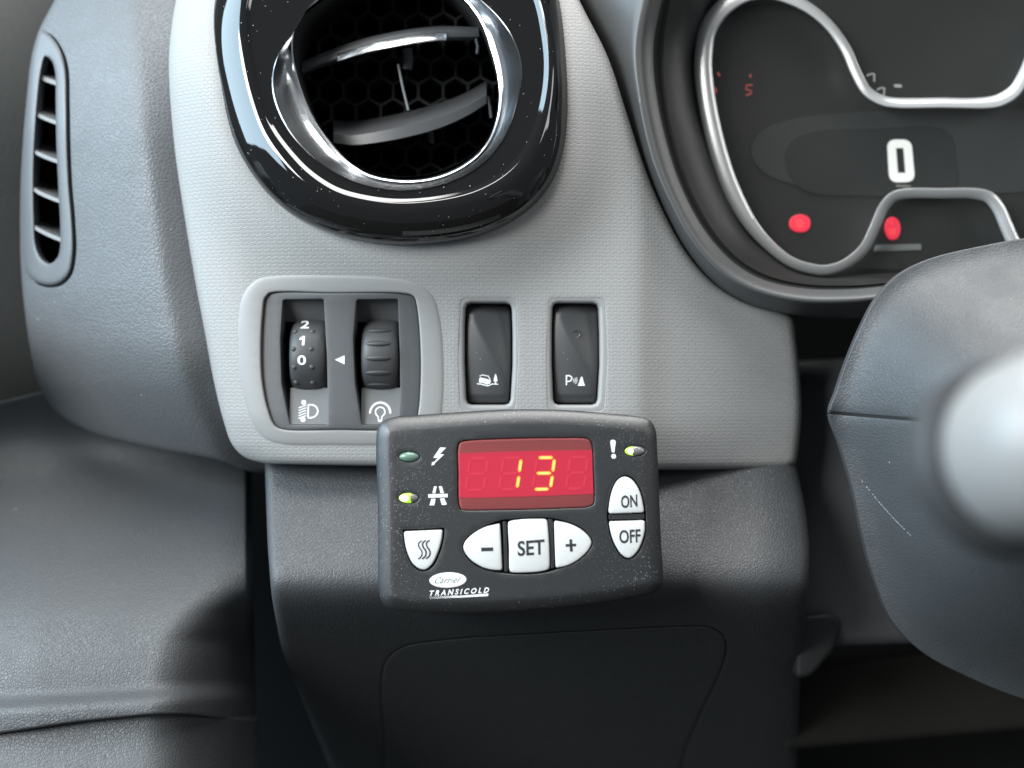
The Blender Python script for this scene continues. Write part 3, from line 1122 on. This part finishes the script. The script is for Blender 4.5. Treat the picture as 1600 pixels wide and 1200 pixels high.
def openc(pts, n=90):
    p = np.array(spl(pts, False, 2.0))
    # keep the correspondence of the control points
    out = []
    q = [np.array(a, float) for a in pts]
    for i in range(len(q) - 1):
        i0 = int(np.argmin(np.hypot(*(p - q[i]).T)))
        i1 = int(np.argmin(np.hypot(*(p - q[i + 1]).T)))
        for t in np.linspace(0, 1, 8, endpoint=False):
            out.append(p[int(round(i0 + (i1 - i0) * t))])
    out.append(p[-1])
    return np.array(out)


c0, c1, c2, c2b, c3 = map(openc, (C0, C1, C2, C2b, C3))


def with_d(c, d):
    return [(x, y, d) for x, y in c]


hood = []
for t in np.linspace(0, 1, 9):
    hood.append(with_d(c0 + (c1 - c0) * t, 62 - 92 * (t ** 0.8)))
hood = [with_d(c0, 130)] + hood
for t in np.linspace(0.12, 1, 7):
    a = t * math.pi / 2
    hood.append(with_d(c1 + (c2 - c1) * t, -30 - 5 * math.sin(2 * a) + 42 * t * t))
loft('hood', hood, 'hood', ic, closed=False, smooth=60)
cone = [with_d(c2, 12), with_d(c2 + (c2b - c2) * 0.5, 26), with_d(c2b, 24)]
for t in np.linspace(0.15, 1, 7):
    cone.append(with_d(c2b + (c3 - c2b) * t, 24 + 136 * t - 20 * math.sin(math.pi * t)))
loft('cone', cone, 'cone', ic, closed=False, smooth=50)
plate('face', poly([(1040, -180), (1900, -180), (1900, 470), (1240, 460), (1040, 300)], 30), 176, 'lens_face', ic, bevel=0, wall=0, grid=60)
mx = 1470
half = [(1470, 302), (1415, 302.5), (1395, 308), (1380, 325), (1368, 352), (1350, 388), (1322, 412), (1292, 422), (1264, 419), (1234, 408), (1200, 381),
        (1170, 346), (1143, 296), (1125, 246), (1112, 196), (1102, 140), (1099, 90), (1106, 47), (1128, 14), (1163, -8), (1200, -12), (1237, -1),
        (1271, 18), (1300, 45), (1322, 78), (1338, 115), (1355, 143), (1378, 157), (1400, 161), (1470, 161)]
full = half + [(2 * mx - x, y) for x, y in half[::-1][1:-1]]
ring = spl(full, True, 6)
wid = []
for (x, y) in ring:
    w = 0.66 + 0.46 * sm(1300, 1110, x) * sm(430, 300, y) + 0.18 * sm(1500, 1580, x)
    wid.append(w)
sec = [(12, 8), (12, -10), (9.5, -14), (3, -13), (-5, -9.5), (-11, -5.5), (-12.5, -3), (-12.5, 10)]
sweep('silver_outline', [(x, y, 136) for x, y in ring], sec, 'silver', ic, closed=True, scale=wid, smooth=60)
# central speed display
E1 = spl([(1174, 236), (1190, 205), (1240, 186), (1330, 176), (1470, 174), (1640, 180), (1700, 236), (1640, 290), (1470, 302), (1330, 302), (1240, 288), (1190, 266)], True, 8)
plate('display_surround', E1, 173, 'screen_mid', ic, bevel=0, wall=2, grid=40)
E2 = spl([(1226, 244), (1240, 218), (1270, 206), (1360, 201), (1480, 205), (1494, 250), (1490, 300), (1360, 306), (1260, 298), (1236, 276)], True, 8)
scr = plate('display_screen', E2, 171, 'screen', ic, bevel=0, wall=1, grid=40)
zero_o = poly([(1386, 218), (1424, 218), (1430, 284), (1390, 285)], 14, 4)
zero_i = poly([(1400, 231), (1412, 231), (1415, 270), (1403, 270)], 0.5, 4)
plate('numeral', zero_o, 169, 'digit', scr, bevel=0, wall=1.5, grid=30, holes=[zero_i], hb=0, hw=1.5)
printed('lettering', [stroke([(1401 + i * 4.6, 291 + 0.2 * i), (1403.4 + i * 4.6, 289.5 + 0.2 * i)], 1.8) for i in range(5)], 169.5, 'digit_dim', scr)
wl = plate('warning_light', spl([(1235, 342), (1243, 336), (1257, 336), (1265, 342), (1266, 353), (1260, 361), (1242, 361), (1234, 354)], True, 3), 170, 'red', ic,
           bevel=2, wall=3, grid=20)
wl['label'] = 'glowing red oval brake warning light'
printed('symbol', [stroke([(1249 + 6 * math.cos(t), 349 + 7 * math.sin(t)) for t in np.linspace(0, 2 * math.pi, 20)], 1.6), stroke([(1249, 345), (1249, 351)], 1.8)], 169.5, 'red_hot', wl)
wl2 = plate('warning_light', spl([(1388, 341), (1396, 339), (1404, 345), (1407, 360), (1402, 372), (1392, 374), (1385, 366), (1383, 352)], True, 3), 170, 'red', ic,
            bevel=2, wall=3, grid=20)
wl2['label'] = 'glowing red seat belt warning light'
printed('symbol', [ellipse(1393, 348, 3.4, 3.4, 14), stroke([(1389, 358), (1399, 357), (1400, 366), (1390, 367), (1389, 358)], 1.8)], 169.5, 'red_hot', wl2)
five = [stroke([(1175, 133), (1166.5, 133), (1166, 140), (1173, 141.5), (1174, 146), (1166, 149)], 2.0)]
printed('numeral', five, 175, 'red_dim', ic, label='faint red gauge figure five')
printed('gauge_mark', [stroke([(1172, 117), (1173, 120)], 2.5), stroke([(1122, 114), (1124, 118)], 2.5), stroke([(1118, 138), (1119, 144)], 2.5)], 175, 'red_dim', ic)
lcd = [stroke([(1355, 118), (1362, 115), (1366, 116)], 2.2), stroke([(1366, 116), (1366, 127)], 2.2), stroke([(1371, 140), (1377, 137), (1382, 138)], 2.2),
       stroke([(1382, 138), (1381, 150)], 2.2), stroke([(1399, 134), (1407, 134.5)], 4.6)]
printed('gauge_digits', lcd, 175, 'digit_dim', ic)
plate('window', poly([(1100, -180), (1900, -180), (1900, 440), (1250, 415), (1150, 320), (1095, 160), (1095, 60)], 30), 150, 'cover', ic, bevel=0, wall=0, grid=60)
plate('reflector_bar', poly([(1368, 383), (1440, 381), (1440, 391), (1366, 393)], 2), 172, 'ledge', ic, bevel=1, wall=3, grid=40)

# ================================================================== steering column
sc_ = thing('steering_column_shroud', 'dark moulded steering column shroud with a split seam at the right', 'steering column', W(1550, 1100, 0))
COL = spl([(1296, 645), (1306, 612), (1322, 565), (1345, 510), (1370, 464), (1402, 430), (1450, 405), (1530, 385), (1620, 370), (1760, 365), (1950, 420),
           (2050, 640), (1980, 960), (1800, 1120), (1620, 1098), (1500, 1052), (1440, 1018), (1395, 972), (1366, 905), (1348, 840), (1332, 765), (1312, 695)], True, 6)


col_arr = np.array(COL)


def col_dep(x, y):
    # smooth blend of the distances to the whole rim, so the dome has no creases
    dd = np.hypot(col_arr[:, 0] - x, col_arr[:, 1] - y)
    d = -60 * math.log(float(np.sum(np.exp(-dd / 60)))) + 200
    u = min(1.0, max(0.0, d / 380))
    return -40 - 330 * (1 - (1 - u) ** 2.2) - 30 * sm(700, 450, y)


def clip_seam(pts, upper):
    seam = lambda x: 645 + (x - 1296) * 0.083
    out = []
    n = len(pts)
    for i in range(n):
        p, q = pts[i], pts[(i + 1) % n]
        sp = p[1] - seam(p[0])
        sq = q[1] - seam(q[0])
        if (sp <= 0) == upper:
            out.append(p)
        if (sp <= 0) != (sq <= 0):
            t = sp / (sp - sq)
            x = p[0] + (q[0] - p[0]) * t
            out.append((x, seam(x) + (-1.6 if upper else 1.6)))
    # dense along the seam
    res = []
    n = len(out)
    for i in range(n):
        p, q = np.array(out[i]), np.array(out[(i + 1) % n])
        m = max(1, int(np.linalg.norm(q - p) / 8))
        for j in range(m):
            res.append(tuple(p + (q - p) * j / m))
    return res


plate('upper_shroud', clip_seam(COL, True), col_dep, 'column', sc_, bevel=2.5, wall=14, grid=13, steps=3, smooth=50)
lo_sh = plate('lower_shroud', clip_seam(COL, False), lambda x, y: col_dep(x, y) + 1.5, 'column', sc_, bevel=2.5, wall=14, grid=13, steps=3, smooth=50)
# broken pale scratch
rng = np.random.RandomState(4)
scr_p = []
for t in np.arange(0, 1, 0.035):
    if rng.rand() < 0.15:
        continue
    x = 1331 + 92 * t
    y = 731 + 105 * t + 5 * math.sin(3 * t)
    l = 1.5 + 2.2 * rng.rand()
    scr_p.append(stroke([(x, y), (x + l * 0.66, y + l * 0.75)], 0.6 + 0.4 * rng.rand()))
printed('scratch', scr_p, lambda x, y: col_dep(x, y) + 1.5, 'scratch', lo_sh, t=0.3)

# ================================================================== stalk in the foreground
st = thing('control_stalk', 'out-of-focus grey rounded stalk end in front of the steering column', 'stalk', W(1640, 690, -760))


def lathe(name, prof, origin, axis, mat, parent, n=40, sq=1.0):
    ax = Vector(axis).normalized()
    u = ax.cross(Vector((0, 0, 1))).normalized()
    v = ax.cross(u)
    V, F = [], []
    for r, h in prof:
        for k in range(n):
            a = 2 * math.pi * k / n
            V.append(origin + ax * h * S + (u * math.cos(a) * sq + v * math.sin(a)) * r * S)
    for i in range(len(prof) - 1):
        for k in range(n):
            m = (k + 1) % n
            F.append((i * n + k, i * n + m, (i + 1) * n + m, (i + 1) * n + k))
    F.append(tuple(range(n)))
    F.append(tuple(range((len(prof) - 1) * n, len(prof) * n)))
    return link(name, V, F, mat, parent, 50)


o0 = W(1676, 684, -1050)
ax = (-0.16, 1.0, -0.22)
lathe('knob', [(4, -50), (24, -48), (46, -42), (62, -30), (72, -12), (76, 14), (76, 60), (72, 76), (62, 82)], o0, ax, 'stalk', st)
lathe('ring', [(60, 80), (80, 84), (84, 92), (84, 112), (76, 118)], o0, ax, 'stalk_dark', st)
lathe('shaft', [(56, 0), (54, 100), (50, 320), (48, 720)], o0 + Vector(ax).normalized() * 100 * S, (0.28, 1.0, -0.12), 'stalk_dark', st)

# ================================================================== the refrigeration controller
ct = thing('temperature_controller', 'black temperature controller with red display reading 13 and white keys', 'controller', W(812, 961, -110, -150))
R0 = -150
OUT = spl([(588, 672), (596, 659), (612, 653), (650, 650), (720, 645), (800, 641), (880, 642), (960, 648), (1005, 653), (1018, 658), (1026, 672), (1029, 710),
           (1032, 780), (1035, 850), (1038, 900), (1036, 917), (1024, 928), (990, 936), (920, 947), (840, 955), (760, 960), (690, 961), (635, 958),
           (606, 953), (594, 941), (590, 920), (589, 850), (588, 770), (586, 700)], True, 5)
H_MID = spl([(722, 855), (727, 842), (745, 828), (770, 816), (795, 811), (825, 808.5), (858, 809), (885, 814), (912, 827), (926, 845), (926, 852), (918, 864),
             (900, 879), (872, 889.5), (858, 894), (830, 897.5), (795, 897), (770, 893.5), (745, 885), (728, 870)], True, 5)
H_ONOFF = spl([(975.5, 742), (988, 746), (999, 761), (1005, 778), (1009, 797), (1010, 827), (1005, 849), (995, 867), (983, 875), (971, 870), (958, 850), (951, 830),
               (948.5, 800), (951, 781), (956, 762), (964, 748)], True, 5)
HEAT = [(631, 830.7), (661, 829.3), (691.7, 827.7), (690.8, 840), (684, 864), (674, 883), (664, 890), (655, 888.5), (644.5, 879.5), (636, 861), (632, 843)]
HEAT_S = spl(HEAT[2:] + [HEAT[0]], False, 4) + [HEAT[1]]
H_HEAT = spl([(629, 827.5), (661, 826.3), (694.5, 824.8)], False, 5)[:-1] + spl([(694.5, 824.8), (693.4, 841), (686.5, 866), (676, 886), (664.5, 892.7), (653.5, 891),
                                                                       (642.5, 881.5), (633.5, 862), (629.5, 843), (629, 827.5)], False, 5)[:-1]
DISP = spl([(714, 700), (717, 691), (728, 688), (770, 685.5), (820, 684), (870, 683.5), (913, 684), (922, 687), (926, 696), (928, 730), (929.5, 778), (928, 788), (920, 792.5),
            (880, 795), (820, 797), (770, 797.8), (728, 798), (719, 796), (715.5, 786), (714.5, 740)], True, 4)
L1, L2, L3 = (639.3, 714, 16, 8), (638.3, 778.3, 16, 8.2), (992.3, 704.8, 16.8, 7.8)


def led_hole(l, g=0.8):
    return ellipse(l[0], l[1], l[2] + g, l[3] + g, 26)


def case_dep(x, y):
    # very slightly domed fascia
    return R0 + 2.0 * ((x - 812) / 220) ** 2


body = plate('case', OUT, case_dep, 'case', ct, bevel=22, bd=14, wall=66, grid=8, steps=8, ref=R0, prof=1.45,
             holes=[H_MID, H_ONOFF, H_HEAT, DISP] + [led_hole(l) for l in (L1, L2, L3)], hb=1.0, hw=10)
plate('back_shell', inward(OUT, 5), lambda x, y: R0 + 22, 'black', ct, bevel=0, wall=50, grid=30, ref=R0)
V, F = box_data(700, 930, 720, 860, -80, 90, R0)
link('mount', V, F, 'black', ct, smooth=0)
# display
plate('display_rim', inward(DISP, 0.6), R0 + 3.5, 'lens_band', ct, bevel=3.5, bd=2.5, wall=5, grid=25, ref=R0)
fld = plate('display_field', [(717.2, 709), (760, 707), (820, 705.3), (880, 704), (925.0, 703.4), (927.2, 772), (880, 774), (820, 776.2), (760, 777.6), (717.5, 778.2)],
            R0 + 3.0, 'lens_mid', ct, bevel=0, wall=1.0, grid=40, ref=R0)
S3 = {'a': ((841, 715.3), (864.5, 715)), 'b': ((866.5, 717), (863.8, 737.5)), 'g': ((838, 739.7), (861.8, 739.3)),
      'c': ((863.4, 743), (860.2, 762)), 'd': ((835, 764.8), (857.8, 764.2)), 'f': ((838.8, 717.5), (836, 737.5)), 'e': ((835.4, 742.5), (832.4, 762.5))}


def seg(p, q, w):
    p, q = np.array(p), np.array(q)
    u = (q - p) / np.linalg.norm(q - p)
    n = np.array([-u[1], u[0]]) * w / 2
    m = w * 0.5
    return [tuple(p), tuple(p + u * m + n), tuple(q - u * m + n), tuple(q), tuple(q - u * m - n), tuple(p + u * m - n)]


for k, lit in ((0, ''), (1, 'bc'), (2, 'abgcd'), (3, '')):
    dx = (k - 2) * 52.3
    dy = -(k - 2) * 0.6
    for nme, (p, q) in S3.items():
        p2, q2 = (p[0] + dx, p[1] + dy), (q[0] + dx, q[1] + dy)
        if nme in lit:
            sg = printed('segment', [seg(p2, q2, 5.2)], R0 + 2.4, 'lit', fld, t=0.3, ref=R0, label='lit yellow segment of the display')
            v = 0.14
            pp = (p2[0] + (q2[0] - p2[0]) * v, p2[1] + (q2[1] - p2[1]) * v)
            qq = (q2[0] + (p2[0] - q2[0]) * v, q2[1] + (p2[1] - q2[1]) * v)
            # the bright middle of the segment
            sg2 = printed('segment', [seg(pp, qq, 2.6)], R0 + 2.0, 'lit_core', fld, t=0.2, ref=R0, label='bright core of a lit segment')
        else:
            printed('segment', [seg(p2, q2, 3.6)], R0 + 2.6, 'ghost', fld, t=0.15, ref=R0)
plate('display_window', inward(DISP, 2.2), R0 + 1.3, 'pane', ct, bevel=0, wall=0, grid=60, ref=R0)
# indicator lamps


def led(l, mats, label):
    cx, cy, rx, ry = l
    outl = ellipse(cx, cy, rx, ry, 26)

    def dd(x, y):
        r2 = ((x - cx) / rx) ** 2 + ((y - cy) / ry) ** 2
        return R0 + 3 - 4.5 * max(0, 1 - r2) ** 0.8
    o = plate('indicator_lamp', outl, dd, mats[0], ct, bevel=0, wall=8, grid=3, ref=R0, smooth=70)
    o['label'] = label
    if mats[1]:
        half_e = [p for p in ellipse(cx, cy, rx * 0.94, ry * 0.94, 40) if p[0] < cx + rx * mats[3]]
        half_e.sort(key=lambda p: math.atan2(p[1] - cy, p[0] - (cx - rx * 0.4)))
        plate('lit_chip', half_e, lambda x, y: dd(x, y) - 0.5, mats[1], o, bevel=0, wall=0, grid=3, ref=R0, smooth=70)
        plate('lit_core', ellipse(cx - rx * 0.42, cy + 0.3, rx * mats[4], ry * 0.62, 22), lambda x, y: dd(x, y) - 0.9, mats[2], o, bevel=0, wall=0, grid=3, ref=R0, smooth=70)
    return o


led(L1, ('led_off', None, None), 'unlit pale green indicator beside the lightning bolt')
led(L2, ('led_clear', 'led_on', 'led_core', 0.34, 0.44), 'indicator glowing green on its left half beside the road symbol')
led(L3, ('led_clear', 'led_on', 'led_core', -0.05, 0.24), 'indicator glowing green at its left end beside the exclamation mark')


def z3(pts):
    return [(580 + x / 6.667, 640 + y / 6.667) for x, y in pts]


def z4(pts):
    return [(800 + x / 6.667, 640 + y / 6.667) for x, y in pts]


printed('bolt_symbol', [z3([(718, 395), (781, 397), (712, 465), (759, 467), (664, 556), (658, 572), (628, 586), (637, 544), (650, 549), (697, 503), (646, 502)])],
        case_dep, 'white', ct, ref=R0)
printed('road_symbol', [z3(p) for p in ([(655, 800), (683, 800), (668, 871), (637, 872)], [(704, 800), (736, 800), (757, 871), (722, 871)],
                                        [(593, 883), (796, 877), (796, 912), (595, 919)], [(626, 930), (671, 928), (656, 997), (607, 998)],
                                        [(717, 926), (760, 923), (789, 990), (735, 994)])], case_dep, 'white', ct, ref=R0)
printed('warning_symbol', [spl(z4([(1025, 330), (1034, 317), (1052, 314), (1070, 317), (1079, 328), (1072, 400), (1064, 447), (1044, 447), (1034, 400)]), True, 1.5),
                           ellipse(800 + 1059 / 6.667, 640 + 487 / 6.667, 3.8, 3.8, 16)], case_dep, 'white', ct, ref=R0)
# key wells and keys
for nme, h in (('key_well', H_MID), ('key_well', H_ONOFF), ('key_well', H_HEAT)):
    plate(nme, inward(h, -1), R0 + 11, 'black', ct, bevel=0, wall=0, grid=40, ref=R0)


def key(pts, label, r=None, spline=True, tilt=0.0):
    o = spl(pts, True, 3) if spline else poly(pts, 3.0, 3)
    c = np.array(o).mean(0)

    def dd(x, y):
        return R0 - 3.5 + 0.0016 * ((x - c[0]) ** 2 + (y - c[1]) ** 2)
    k = plate('key', o, dd, 'key', ct, bevel=2.4, bd=2.6, wall=12, grid=6, ref=R0, smooth=60, steps=4)
    k['label'] = label
    return k, dd


def corner(pts, arc_idx):
    return pts


def soft(pts_arc, pts_corner):
    """smooth arc followed by straight corner points"""
    a = spl(pts_arc, False, 3)
    return a


def key2(outline, label):
    c = np.array(outline).mean(0)

    def dd(x, y):
        return R0 - 3.5 + 0.0016 * ((x - c[0]) ** 2 + (y - c[1]) ** 2)
    k = plate('key', outline, dd, 'key', ct, bevel=2.4, bd=2.6, wall=12, grid=6, ref=R0, smooth=60, steps=4)
    k['label'] = label
    return k, dd


def blunt(arc, corners):
    a = spl(arc, False, 3)
    p = a + corners
    return p


# heating key
ko = spl([(691.2, 830.5), (690.4, 841), (684, 864), (674, 883), (664, 890), (655, 888.5), (644.5, 879.5), (636, 861), (632.2, 843), (631.4, 833)], False, 3)
ko += [(632.2, 831.4), (634, 830.7)] + [(634 + (689 - 634) * t, 830.7 - 2.6 * t) for t in (0.1, 0.2, 0.3, 0.4, 0.5, 0.6, 0.7, 0.8, 0.9, 1.0)] + [(690.6, 828.8)]
k_h, d_h = key2(ko, 'white shield-shaped key with three wavy lines')
wave = [(658.4, 844.7), (655.2, 847), (654.0, 850.5), (655.5, 855), (658.4, 859), (659.8, 863), (659.0, 867.5), (657, 870.5), (654.3, 872.5)]
wp = []
for i, w in enumerate((1.9, 2.3, 2.3)):
    wp.append(stroke(spl([(x + i * 6.2, y - i * 0.3) for x, y in wave], False, 1.2), w))
printed('heat_symbol', wp, d_h, 'ink', k_h, ref=R0, t=0.35)
# minus
ko = spl([(778, 819), (757, 824.2), (737, 836), (726, 848), (724.2, 857), (733, 872), (752.5, 885.5), (770, 890.6), (781, 891.2)], False, 3)
ko += [(783.6, 890.6), (784.6, 888.5)] + [(784.6 - 3.2 * t, 888.5 - 67 * t) for t in np.linspace(0.05, 0.97, 20)] + [(780.7, 818.8)]
k_m, d_m = key2(ko, 'white half-oval minus key')
printed('minus_sign', [[(751.7, 855.3), (770.3, 854.7), (770.6, 860.4), (752.0, 861.0)]], d_m, 'ink', k_m, ref=R0, t=0.35)
# set
ko = spl([(794, 818), (794.6, 816), (797, 814.6), (812, 812), (832, 811), (852, 811.4), (854.6, 812.8), (855.4, 816), (857.5, 845), (858.8, 884), (858.2, 888.5), (855.5, 890.6),
          (842, 893.6), (825, 894.8), (801, 894.9), (797.4, 893.8), (796, 890), (795.5, 860)], True, 3)
k_s, d_s = key2(ko, 'white square set key between minus and plus')
lettering('lettering', 'SET', (808.5, 845), (850.6, 842), (809, 868.8), d_s, 'ink', k_s, ref=R0, t=0.35, bold=0.02)
# plus
ko = spl([(868.5, 814.2), (890, 818.7), (909.5, 828.5), (921.5, 840.5), (924.2, 848), (920, 858.5), (905, 873.5), (887, 883.6), (872, 887.2)], False, 3)
ko += [(869.6, 886.8), (868.2, 884.6)] + [(868.2 - 2.2 * t, 884.6 - 66 * t) for t in np.linspace(0.05, 0.97, 20)] + [(866.5, 815.4)]
k_p, d_p = key2(ko, 'white half-oval plus key')
printed('plus_sign', [[(889.4, 842.2), (893.6, 842), (894, 849.2), (899.8, 849), (900, 853), (894.2, 853.2), (894.6, 861.2), (890.4, 861.4), (890, 853.5), (883.6, 853.8), (883.4, 849.8), (889.8, 849.4)]],
        d_p, 'ink', k_p, ref=R0, t=0.35)
# on / off
ko = spl([(951, 798), (953, 782.5), (957.5, 764.5), (965.5, 750.5), (975.5, 745), (986, 748.5), (996.5, 761.5), (1002.5, 778), (1006, 796)], False, 3)
ko += [(1006, 799), (1004.6, 800.8)] + [(1004.6 - 51 * t, 800.8 + 1.7 * t) for t in np.linspace(0.06, 0.98, 16)] + [(951.6, 801.2)]
k_on, d_on = key2(ko, 'white key lettered ON above the OFF key')
lettering('lettering', 'ON', (969.6, 774.2), (995.2, 771.8), (970.3, 794), d_on, 'ink', k_on, ref=R0, t=0.35, bold=0.02)
ko = spl([(1007.4, 817), (1007.6, 827), (1002.5, 848), (993.5, 864.5), (983, 872), (972.5, 867.5), (960.5, 849.5), (954, 830), (952.2, 819)], False, 3)
ko += [(952.4, 816.2), (954, 815)] + [(954 + 51 * t, 815 - 1.7 * t) for t in np.linspace(0.04, 0.98, 16)] + [(1006.8, 814.4)]
k_of, d_of = key2(ko, 'white key lettered OFF below the ON key')
lettering('lettering', 'OFF', (967, 828), (1000.2, 826), (967.6, 849), d_of, 'ink', k_of, ref=R0, t=0.35, bold=0.02)
for bar in ([(785.4, 815.2), (791.0, 814.6), (793.4, 894), (787.8, 894)], [(856.8, 811), (863.8, 811.4), (866.0, 888), (860.6, 889.6)],
            [(951.2, 804.4), (1006.8, 803.0), (1008.2, 810.8), (951.0, 812.2)]):
    plate('divider', poly(bar, 1.0, 4), R0 + 3.0, 'case', ct, bevel=1.4, wall=8, grid=6, ref=R0)
# maker's badge
bd_ = plate('badge', ellipse(700, 906.5, 29, 11.9, 40, -0.04), case_dep(700, 906) - 0.9, 'white', ct, bevel=0.6, bd=0.5, wall=1.0, grid=12, ref=R0)
lettering('lettering', 'Carrier', (681.5, 902.2), (721.5, 900.2), (678.8, 911.8), case_dep(700, 906) - 0.9, 'ink', bd_, ref=R0, t=0.25, bold=-0.008, spacing=1.12, shear=0.25)
lettering('brand_lettering', 'TRANSICOLD', (671.5, 922.8), (764.5, 917.4), (670.8, 931.6), case_dep, 'white', ct, ref=R0, shear=0.22, bold=0.03, spacing=1.55)
fade = [[(715, 931.2), (763.2, 927.2), (762.4, 931.3), (713, 934.0)]]
for i in range(14):
    x = 671 + i * 3.2
    t = i / 14
    y = 933.2 - 2.4 * t
    for r in range(3):
        fade.append(stroke([(x + r * 0.8, y + r * 1.15), (x + r * 0.8 + 1.0 + 1.6 * t, y + r * 1.15 - 0.12)], 0.45 + 0.5 * t, 3))
printed('underline', fade, case_dep, 'white', ct, ref=R0, t=0.4)

for o in bpy.data.objects:
    if 'base_at' in o:
        del o['base_at']
